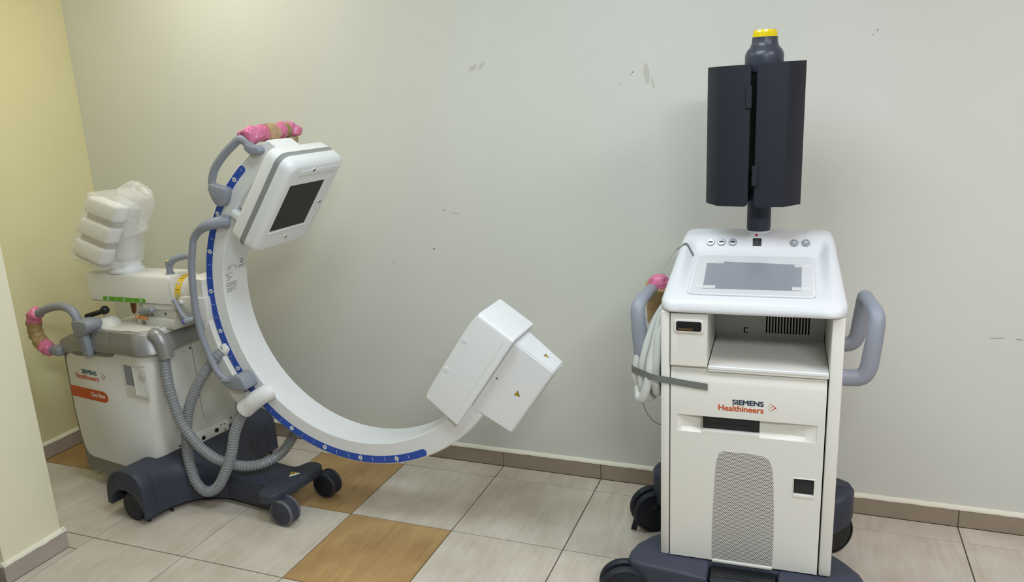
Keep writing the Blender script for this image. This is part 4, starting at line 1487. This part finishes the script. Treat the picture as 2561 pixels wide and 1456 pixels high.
YH = -0.688
h1 = obj('grab_handle', wt([(0.580, YH, 1.425), (0.560, YH - .004, 1.455), (0.545, YH - .004, 1.488), (0.545, YH - .004, 1.516), (0.569, YH - .004, 1.563), (0.619, YH - .004, 1.613), (0.677, YH - .004, 1.656), (0.716, YH - .004, 1.676), (0.752, YH, 1.654), (0.785, YH, 1.626)], 0.0168, 70, 14, ell=(1.05, .9), up=(0, 1, 0)), MGREY, CA, 60)
bm = B()
prism(bm, smooth_poly([(0.529, 1.482), (0.545, 1.500), (0.575, 1.490), (0.605, 1.484), (0.620, 1.474), (0.612, 1.440), (0.592, 1.408), (0.564, 1.408), (0.541, 1.438)], 3), -0.71, -0.664, 'Y', 0.006, 2)
obj('handle_foot', W_(bm), MGREY, h1, 50)
obj('handle_foot', W_(prism(B(), smooth_poly([(0.745, 1.664), (0.772, 1.650), (0.800, 1.648), (0.812, 1.628), (0.790, 1.612), (0.760, 1.616), (0.735, 1.640)], 3), -0.705, -0.664, 'Y', 0.006, 2)), MGREY, h1, 50)
zc = 1.690
obj('cross_bar', wt([(0.735, -0.680, 1.680), (0.752, -0.63, 1.696), (0.757, -0.53, 1.698), (0.757, -0.435, 1.699), (0.760, -0.415, 1.680), (0.758, -0.42, 1.64), (0.757, -0.44, 1.60)], 0.02, 60, 14), MGREY, h1, 60)
obj('pink_wrap', wt([(0.736, -0.690, 1.680), (0.75, -0.655, 1.690), (0.755, -0.60, 1.696), (0.757, -0.565, 1.697)], lambda t, s: 0.036 - 0.006 * t, 40, 20, bumpy=0.010, seed=21), MPINK, h1, 40, label='pink bubble wrap')
obj('brown_tape', wt([(0.757, -0.592, 1.693), (0.758, -0.560, 1.692), (0.758, -0.53, 1.692)], 0.037, 30, 20, cap='flat', bumpy=0.008, seed=22), MTANTAPE, h1, 40, label='tan packing tape')
obj('brown_tape', wt([(0.772, -0.575, 1.672), (0.785, -0.585, 1.645), (0.792, -0.59, 1.625)], lambda t, s: 0.022 * (1 - .6 * t), 20, 12, ell=(1.2, .5), bumpy=0.005, seed=29), MTANTAPE, h1, 40, label='tan packing tape')
obj('pink_wrap', wt([(0.757, -0.545, 1.697), (0.757, -0.51, 1.698), (0.757, -0.475, 1.698)], 0.034, 30, 20, cap='flat', bumpy=0.008, seed=23), MPINK, h1, 40, label='pink bubble wrap')
obj('brown_tape', wt([(0.757, -0.49, 1.698), (0.757, -0.455, 1.699), (0.757, -0.425, 1.699)], 0.030, 20, 20, cap='flat', bumpy=0.005, seed=24), MBROWN, h1, 40, label='brown packing tape')
obj('pink_wrap', wt([(0.757, -0.45, 1.699), (0.758, -0.42, 1.701), (0.768, -0.405, 1.692), (0.775, -0.405, 1.668)], 0.034, 40, 20, bumpy=0.008, seed=25), MPINK, h1, 40, label='pink bubble wrap')
obj('brown_tape', wt([(0.760, -0.412, 1.682), (0.758, -0.418, 1.645), (0.757, -0.436, 1.605)], 0.026, 20, 16, cap='flat', bumpy=0.006, seed=31), MBROWN, h1, 40, label='brown packing tape')
# ragged flap of film
t = bmesh.new()
N = 14
prev = None
for i in range(N + 1):
    u = i / N
    cur = []
    for j in range(4):
        v = j / 3
        q = Vector((0.745 - 0.040 * u, -0.675 - 0.02 * u, 1.722 - 0.020 * u - 0.03 * v * (1 - .4 * u)))
        q += Vector((0, 0.010, 0.010)) * noise.noise(Vector((u * 7, v * 5, 3)))
        cur.append(t.verts.new(q))
    if prev:
        for j in range(3):
            t.faces.new((prev[j], cur[j], cur[j + 1], prev[j + 1]))
    prev = cur
fo = obj('pink_flap', W_(t), MPINK, h1, 60, label='loose flap of pink film')
md = fo.modifiers.new('thickness', 'SOLIDIFY')
md.thickness = 0.0015

YH = -0.722
h2 = obj('grab_handle', wt([(0.590, YH + .055, 1.338), (0.560, YH + .025, 1.337), (0.515, YH, 1.328), (0.464, YH, 1.304), (0.428, YH, 1.266), (0.412, YH, 1.215), (0.394, YH, 1.140), (0.385, YH, 1.05), (0.382, YH, 0.956), (0.391, YH, 0.850), (0.412, YH, 0.765), (0.440, YH, 0.692), (0.472, YH, 0.648), (0.525, YH, 0.628), (0.57, YH + .02, 0.632)],
                         lambda t, s: 0.0150 + 0.004 * (2 * abs(t - .5)) ** 6 + 0.012 * max(0, 1 - t / .22), 130, 16, ell=(1.0, 1.0), up=(0, 1, 0)), MGREY, CA, 60)
obj('handle_foot', W_(prism(B(), smooth_poly([(0.478, 0.640), (0.520, 0.648), (0.560, 0.668), (0.590, 0.668), (0.612, 0.640), (0.618, 0.610), (0.590, 0.600), (0.54, 0.600), (0.502, 0.612)], 3), -0.748, -0.664, 'Y', 0.010, 3)), MGREY, h2, 50)
# small lock lever with blue end
lv = obj('lock_lever', wt([(0.258, -0.715, 0.994), (0.276, -0.717, 0.960), (0.298, -0.72, 0.925), (0.325, -0.722, 0.905), (0.372, -0.722, 0.908)], 0.0105, 50, 14), MGREY, CA, 60)
bm = B()
cyl(bm, (0.372, -0.715, 0.911), (0.333, -0.752, 0.902), 0.0120, n=20, r=0.002)
obj('lever_end', W_(bm), MGREY, lv)
bm = B()
cyl(bm, (0.334, -0.7512, 0.9022), (0.3305, -0.7545, 0.9015), 0.0118, n=20, r=0.001)
obj('blue_button', W_(bm), MBBLUE, lv)
# hose plug on the ring
bm = W_(tube(B(), [(0.700, -0.675, 0.588), (0.675, -0.700, 0.577), (0.635, -0.712, 0.552), (0.600, -0.712, 0.527), (0.570, -0.714, 0.504)], lambda t, s: 0.041 + 0.005 * t, 40, 24, ell=(1.0, .9), cap='flat'))
obj('hose_plug', bm, MWHITE, CA, 60)
# corrugated hoses
PITCH = 0.0132


def hose(pts, n):
    r0 = 0.0245

    def rad(t, s):
        u = (s / PITCH) % 1.0
        return r0 - (0.0035 if (u > 0.62) else 0.0)
    return obj('corrugated_hose', W_(tube(B(), pts, rad, n, 16, cap='flat')), MHOSE, CA, 50)


bm = B()
cyl(bm, (0.470, -0.650, 0.768), (0.446, -0.672, 0.744), 0.0262, n=24, r=0.004)
obj('hose_collar', W_(bm), MWHITE2, CA, 50)
hose([(0.462, -0.655, 0.764), (0.432, -0.690, 0.727), (0.376, -0.712, 0.662), (0.315, -0.722, 0.579), (0.268, -0.738, 0.478), (0.247, -0.75, 0.380), (0.244, -0.76, 0.285), (0.252, -0.765, 0.195), (0.277, -0.768, 0.122), (0.330, -0.768, 0.088),
      (0.398, -0.768, 0.122), (0.455, -0.765, 0.205), (0.492, -0.752, 0.295), (0.512, -0.738, 0.385), (0.540, -0.724, 0.452), (0.577, -0.718, 0.510)], 560)
hose([(0.183, -0.745, 0.755), (0.190, -0.755, 0.700), (0.210, -0.775, 0.61), (0.236, -0.785, 0.51), (0.262, -0.787, 0.43), (0.304, -0.781, 0.36), (0.340, -0.769, 0.305), (0.398, -0.742, 0.245), (0.487, -0.700, 0.206), (0.564, -0.655, 0.203),
      (0.617, -0.590, 0.225), (0.646, -0.540, 0.270), (0.676, -0.515, 0.340), (0.68, -0.49, 0.44), (0.60, -0.48, 0.56)], 520)

# ---- detector, in the tilted frame of the beam (a = along the beam, b = up)
PH = math.radians(34.9)
DM = KI @ Matrix(((math.cos(PH), 0, math.sin(PH), RC.x), (0, 1, 0, RC.y), (-math.sin(PH), 0, math.cos(PH), RC.z), (0, 0, 0, 1)))


def D_(bm):
    return xf(bm, DM)


def loft(secs):
    """secs: list of (a, polygon in (y, b)); closed solid"""
    t = bmesh.new()
    R = [[t.verts.new((a, y, b)) for y, b in poly] for a, poly in secs]
    for p, q in zip(R, R[1:]):
        for i in range(len(p)):
            j = (i + 1) % len(p)
            t.faces.new((p[i], q[i], q[j], p[j]))
    t.faces.new(R[0])
    t.faces.new(R[-1][::-1])
    return t


def rr2(h, b0, b1, r, ins=0.0, n=6):
    return rrect(h[0] + ins, h[1] - ins, b0 + ins, b1 - ins, max(r - ins * .6, 0.004), n)


HD, B0, B1 = (-0.174, 0.212), -0.060, 0.392
fr = [(-0.476, rr2(HD, B0, B1, .045)), (-0.452, rr2(HD, B0, B1, .045, 0.002))]
for k in range(1, 7):
    a = k / 6 * PI / 2
    fr.append((-0.452 + 0.032 * math.sin(a), rr2(HD, B0, B1, .045, 0.002 + 0.030 * (1 - math.cos(a)))))
det = obj('detector_housing', D_(loft(fr)), MWHITE, CA, 30)
obj('detector_band', D_(loft([(-0.500, rr2(HD, B0, B1, .045, 0.0015)), (-0.476, rr2(HD, B0, B1, .045, 0.0015))])), MSTRIPE, det, 30)
obj('detector_back', D_(loft([(-0.560, rr2(HD, B0, B1, .045, 0.03)), (-0.554, rr2(HD, B0, B1, .045, 0.014)), (-0.540, rr2(HD, B0, B1, .045, 0.004)), (-0.500, rr2(HD, B0, B1, .045, 0.0))])), MWHITE, det, 30)
# raised rim around the face, leaving a shallow tray
bm = plate([-0.150, -0.138, 0.150, 0.165], [0.000, 0.018, 0.330, 0.352], [(1, 1)], 0, 1)
bm.free()
obj('detector_screen', D_(prism(B(), [(-0.127, 0.061), (0.107, 0.061), (0.107, 0.287), (-0.127, 0.287)], -0.4205, -0.4192, 'X')), MSCREEN, det, 0)
bm = B()
box(bm, -0.421, -0.4165, -0.132, 0.012, 0.045, 0.053, 0.0015, 1)
box(bm, -0.421, -0.4165, 0.012, 0.118, 0.049, 0.057, 0.0015, 1)
obj('detector_ledge', D_(bm), MWHITE, det)
obj('detector_border', D_(prism(B(), [(-0.105, 0.330), (0.146, 0.330), (0.146, 0.03), (0.178, 0.03), (0.178, 0.358), (-0.105, 0.358)], -0.421, -0.4160, 'X', 0.0035, 2)), MWHITE, det, 30)
for (y, b) in ((-0.013, 0.352), (0.150, 0.168), (0.010, 0.008)):
    bm = B()
    lathe(bm, [(0, 0), (0.011, 0), (0.010, 0.0050), (0, 0.0050)], (-0.421, y, b), (1, 0, 0), 16)
    sc = obj('screw_boss', D_(bm), MWHITE2, det)
    obj('screw_hole', D_(box(B(), -0.4165, -0.4154, y - 0.005, y + 0.005, b - 0.005, b + 0.005, 0.0, 1)), MINKG, det, 0)
obj('detector_mount', D_(box(B(), -0.63, -0.555, -0.07, 0.07, 0.03, 0.33, 0.008, 2)), MWHITE, det)
obj('detector_peg', D_(box(B(), -0.640, -0.555, -0.095, -0.045, -0.02, 0.015, 0.01, 3)), MWHITE, det)

# ---- X-ray tube housing
def tb(a0, a1, h0, h1, b0a, b0b, b1, r=0.012):
    t = bmesh.new()
    v = [t.verts.new(c) for c in ((a0, -h0, b0a), (a1, -h1, b0b), (a1, h1, b0b), (a0, h0, b0a), (a0, -h0, b1), (a1, -h1, b1), (a1, h1, b1), (a0, h0, b1))]
    for f in ((0, 3, 2, 1), (4, 5, 6, 7), (0, 1, 5, 4), (1, 2, 6, 5), (2, 3, 7, 6), (3, 0, 4, 7)):
        t.faces.new([v[i] for i in f])
    return t


t = tb(0.492, 0.663, 0.113, 0.113, -0.110, -0.124, 0.332)
bmesh.ops.bevel(t, geom=[e for e in t.edges if all(v.co.z > 0.3 for v in e.verts) and all(v.co.y < 0 for v in e.verts)], offset=0.016, segments=4, affect='EDGES', profile=0.5)
bmesh.ops.bevel(t, geom=[e for e in t.edges if e.calc_face_angle(0) > 0.9], offset=0.003, segments=2, affect='EDGES')
tube_h = obj('tube_housing', D_(t), MWHITE, CA, 35)
t = loft([(0.494, [(-0.11, -0.108), (0.11, -0.108), (0.11, 0.33), (-0.11, 0.33)]), (0.489, [(-0.107, -0.095), (0.107, -0.095), (0.107, 0.315), (-0.107, 0.315)]), (0.483, [(-0.10, -0.04), (0.10, -0.04), (0.10, 0.27), (-0.10, 0.27)]), (0.479, [(-0.09, 0.03), (0.09, 0.03), (0.09, 0.20), (-0.09, 0.20)])])
obj('tube_cone', D_(t), MWHITE, tube_h, 40)
t = tb(0.660, 0.853, 0.080, 0.070, -0.040, -0.018, 0.311)
for v in t.verts:
    if v.co.x > 0.8 and v.co.y > 0:
        v.co.y = 0.041
    if v.co.x > 0.8 and v.co.y < 0:
        v.co.y = -0.080
bmesh.ops.bevel(t, geom=t.edges[:], offset=0.006, segments=2, affect='EDGES')
obj('tube_tail', D_(t), MWHITE, tube_h, 35)
obj('housing_seam', D_(box(B(), 0.632, 0.6335, -0.1135, -0.112, -0.10, 0.30)), MWHITE2, tube_h, 0)
for b in (0.203, 0.052):
    bm = B()
    lathe(bm, [(0, 0), (0.0115, 0), (0.0105, 0.0015), (0, 0.0015)], (0.503, -0.113, b), (0, -1, 0), 20)
    obj('screw_cover', D_(bm), MWHITE, tube_h)
bm = B()
lathe(bm, [(0, 0), (0.003, 0), (0.003, 0.0006), (0, 0.0006)], (0.685, -0.0805, 0.140), (0, -1, 0), 10)
obj('screw_hole', D_(bm), MINK, tube_h, 0)


def warn(M, s):
    o = obj('warning_triangle', xf(prism(B(), [(-s, s * .62), (s, s * .62), (0, -s * 1.05)], -0.0003, 0.0003, 'Y', 0, 1, M), DM), MINK, tube_h, 0)
    k = s * .80
    obj('warning_triangle', xf(prism(B(), [(-k, k * .55), (k, k * .55), (0, -k * .95)], -0.0006, 0, 'Y', 0, 1, M), DM), MLEMON, tube_h, 0)
    k = s * .28
    obj('warning_sign', xf(prism(B(), [(-k, k), (k, k), (0, -k)], -0.0009, 0, 'Y', 0, 1, M @ Matrix.Translation((0, 0, s * .1))), DM), MINK, tube_h, 0)


warn(Matrix.Translation((0.784, -0.0806, 0.139)) @ Matrix.Rotation(PH, 4, 'Y') @ Matrix.Rotation(0.0, 4, 'Y'), 0.0125)
warn(Matrix.Translation((0.787, -0.009, 0.3115)) @ Matrix.Rotation(PI / 2, 4, 'Z') @ Matrix.Rotation(-PI / 2, 4, 'X') @ Matrix.Rotation(0.0, 4, 'Y'), 0.0125)

# ---- control unit wrapped in film, on the arm
bm = B()
lathe(bm, [(0, 0), (0.078, 0), (0.078, 0.008), (0.070, 0.012), (0.066, 0.030), (0.062, 0.05), (0, 0.055)], (-0.105, -0.610, 1.0865), (0, 0, 1), 40)
cu = obj('control_unit', W_(bm), MWHITE, CA, 40)
# slab frame: w across, d down the slope, t thickness
A0 = Vector((-0.197, -0.660, 1.450))
wv = (Vector((0.038, -0.720, 1.408)) - A0)
dv = Vector((-0.385, -0.660, 1.157)) - A0
nv = wv.cross(dv).normalized()
if nv.x < 0:
    nv = -nv
wd, dd = wv.length, dv.length
we, de = wv.normalized(), dv.normalized()
UM = KI @ Matrix(((we.x, nv.x, de.x, A0.x), (we.y, nv.y, de.y, A0.y), (we.z, nv.z, de.z, A0.z), (0, 0, 0, 1)))
for k in range(3):
    z0 = dd * (0.02 + 0.335 * k)
    bm = box(B(), 0.0, wd, -0.01, 0.060, z0, z0 + dd * 0.250, 0.016, 4)
    obj('foam_block', xf(bm, UM), MFOAM, cu, 50)
obj('control_panel', xf(box(B(), 0.008, wd - 0.008, 0.008, 0.052, 0.01, dd * 1.0, 0.012, 3), UM), MGPANEL, cu, 50)
bm = tube(B(), [(-0.105, -0.610, 1.12), (-0.09, -0.60, 1.20), (-0.06, -0.60, 1.30), (-0.02, -0.59, 1.40)], lambda t, s: 0.05 - 0.01 * t, 20, 16)
obj('panel_neck', W_(bm), MWHITE2, cu, 50)


# the film: a hull stretched over slab, neck and a bulge at the top right, wrinkled
def ipt(x, y, z):
    return (KM @ UM).__matmul__(Vector((x, y, z)))


pts = []
for x in (-0.008, wd + 0.008):
    for z in (-0.008, dd + 0.012):
        for y in (-0.014, 0.075):
            pts.append(ipt(x, y, z))
hull1 = pts + [Vector((-0.02, -0.56, 1.475)), Vector((0.0, -0.66, 1.44)), Vector((0.0, -0.54, 1.35)), Vector((-0.05, -0.55, 1.12)), Vector((-0.05, -0.66, 1.115)), Vector((-0.16, -0.54, 1.13))]
hull2 = [Vector(v) for v in ((0.02, -0.62, 1.505), (0.06, -0.60, 1.500), (-0.02, -0.58, 1.50), (0.115, -0.60, 1.462), (0.132, -0.62, 1.435), (0.125, -0.60, 1.400), (0.06, -0.65, 1.30), (0.065, -0.60, 1.33), (0.02, -0.56, 1.28), (-0.03, -0.67, 1.25), (-0.05, -0.66, 1.46), (-0.12, -0.56, 1.47), (0.10, -0.66, 1.43), (-0.02, -0.54, 1.45), (0.045, -0.63, 1.265))]
hull3 = [Vector(v) for v in ((0.01, -0.64, 1.27), (0.0, -0.58, 1.28), (-0.10, -0.66, 1.28), (-0.10, -0.55, 1.28), (-0.042, -0.62, 1.110), (-0.06, -0.67, 1.105), (-0.16, -0.67, 1.10), (-0.17, -0.58, 1.10), (-0.06, -0.56, 1.11))]


def hull(pts, seed, amp):
    t = bmesh.new()
    for p in pts:
        t.verts.new(p)
    bmesh.ops.convex_hull(t, input=t.verts[:])
    bmesh.ops.delete(t, geom=[v for v in t.verts if not v.link_faces], context='VERTS')
    bmesh.ops.subdivide_edges(t, edges=t.edges[:], cuts=3, use_grid_fill=True)
    bmesh.ops.triangulate(t, faces=t.faces[:])
    for _ in range(2):
        bmesh.ops.subdivide_edges(t, edges=[e for e in t.edges if e.calc_length() > 0.016], cuts=1, use_grid_fill=True)
        bmesh.ops.triangulate(t, faces=t.faces[:])
    for _ in range(3):
        bmesh.ops.smooth_vert(t, verts=t.verts[:], factor=0.4, use_axis_x=True, use_axis_y=True, use_axis_z=True)
    t.normal_update()
    for v in t.verts:
        c = v.co
        q = Vector((c.x * 22 + c.z * 30, c.y * 20, c.z * 55 - c.x * 25)) + Vector((seed, 0, 0))
        ridge = (1 - abs(noise.noise(q))) ** 3
        v.co = c + v.normal * ((ridge - 0.45) * amp + noise.noise(c * 24) * amp * .4)
    return t


for k, (h, amp) in enumerate(((hull1, 0.003), (hull2, 0.007), (hull3, 0.006))):
    obj('film_wrap', W_(hull(h, k * 5.0, amp)), MFILM, cu, 60, label='clear stretch film')
obj('leg_prop', W_(tube(B(), [(-0.185, -0.53, 0.955), (-0.190, -0.53, 0.90), (-0.195, -0.53, 0.845)], lambda t, s: 0.020 - 0.011 * t, 12, 8)), MWOOD, colm, 40)

# ================================================================== wall marks
scuff(wall_back, [(2.167, 1.868, 0.013, 0.005, 0.9), (2.160, 1.858, 0.007, 0.004, 0.2), (2.112, 1.823, 0.007, 0.004, 0.6), (3.079, 1.970, 0.008, 0.004, 0.9), (3.080, 1.965, 0.007, 0.003, 0.3), (3.064, 1.954, 0.005, 0.004, 0.9), (1.259, 1.288, 0.014, 0.005, -0.3),
                  (0.965, 1.022, 0.008, 0.006, 0.0), (1.193, 1.099, 0.012, 0.008, 0.3), (3.565, 0.812, 0.07, 0.003, 0.06), (3.64, 0.811, 0.04, 0.003, -0.1)])
MSMUDGE = mat('wall_smudge', (197, 194, 186), 0.7)
scuff(wall_back, [(1.45, 1.925, 0.06, 0.022, 0.5), (1.49, 1.930, 0.05, 0.02, 0.9), (1.32, 1.273, 0.07, 0.006, 0.0), (2.225, 1.86, 0.03, 0.11, 0.1), (2.25, 1.82, 0.015, 0.06, 0.3)], MSMUDGE)
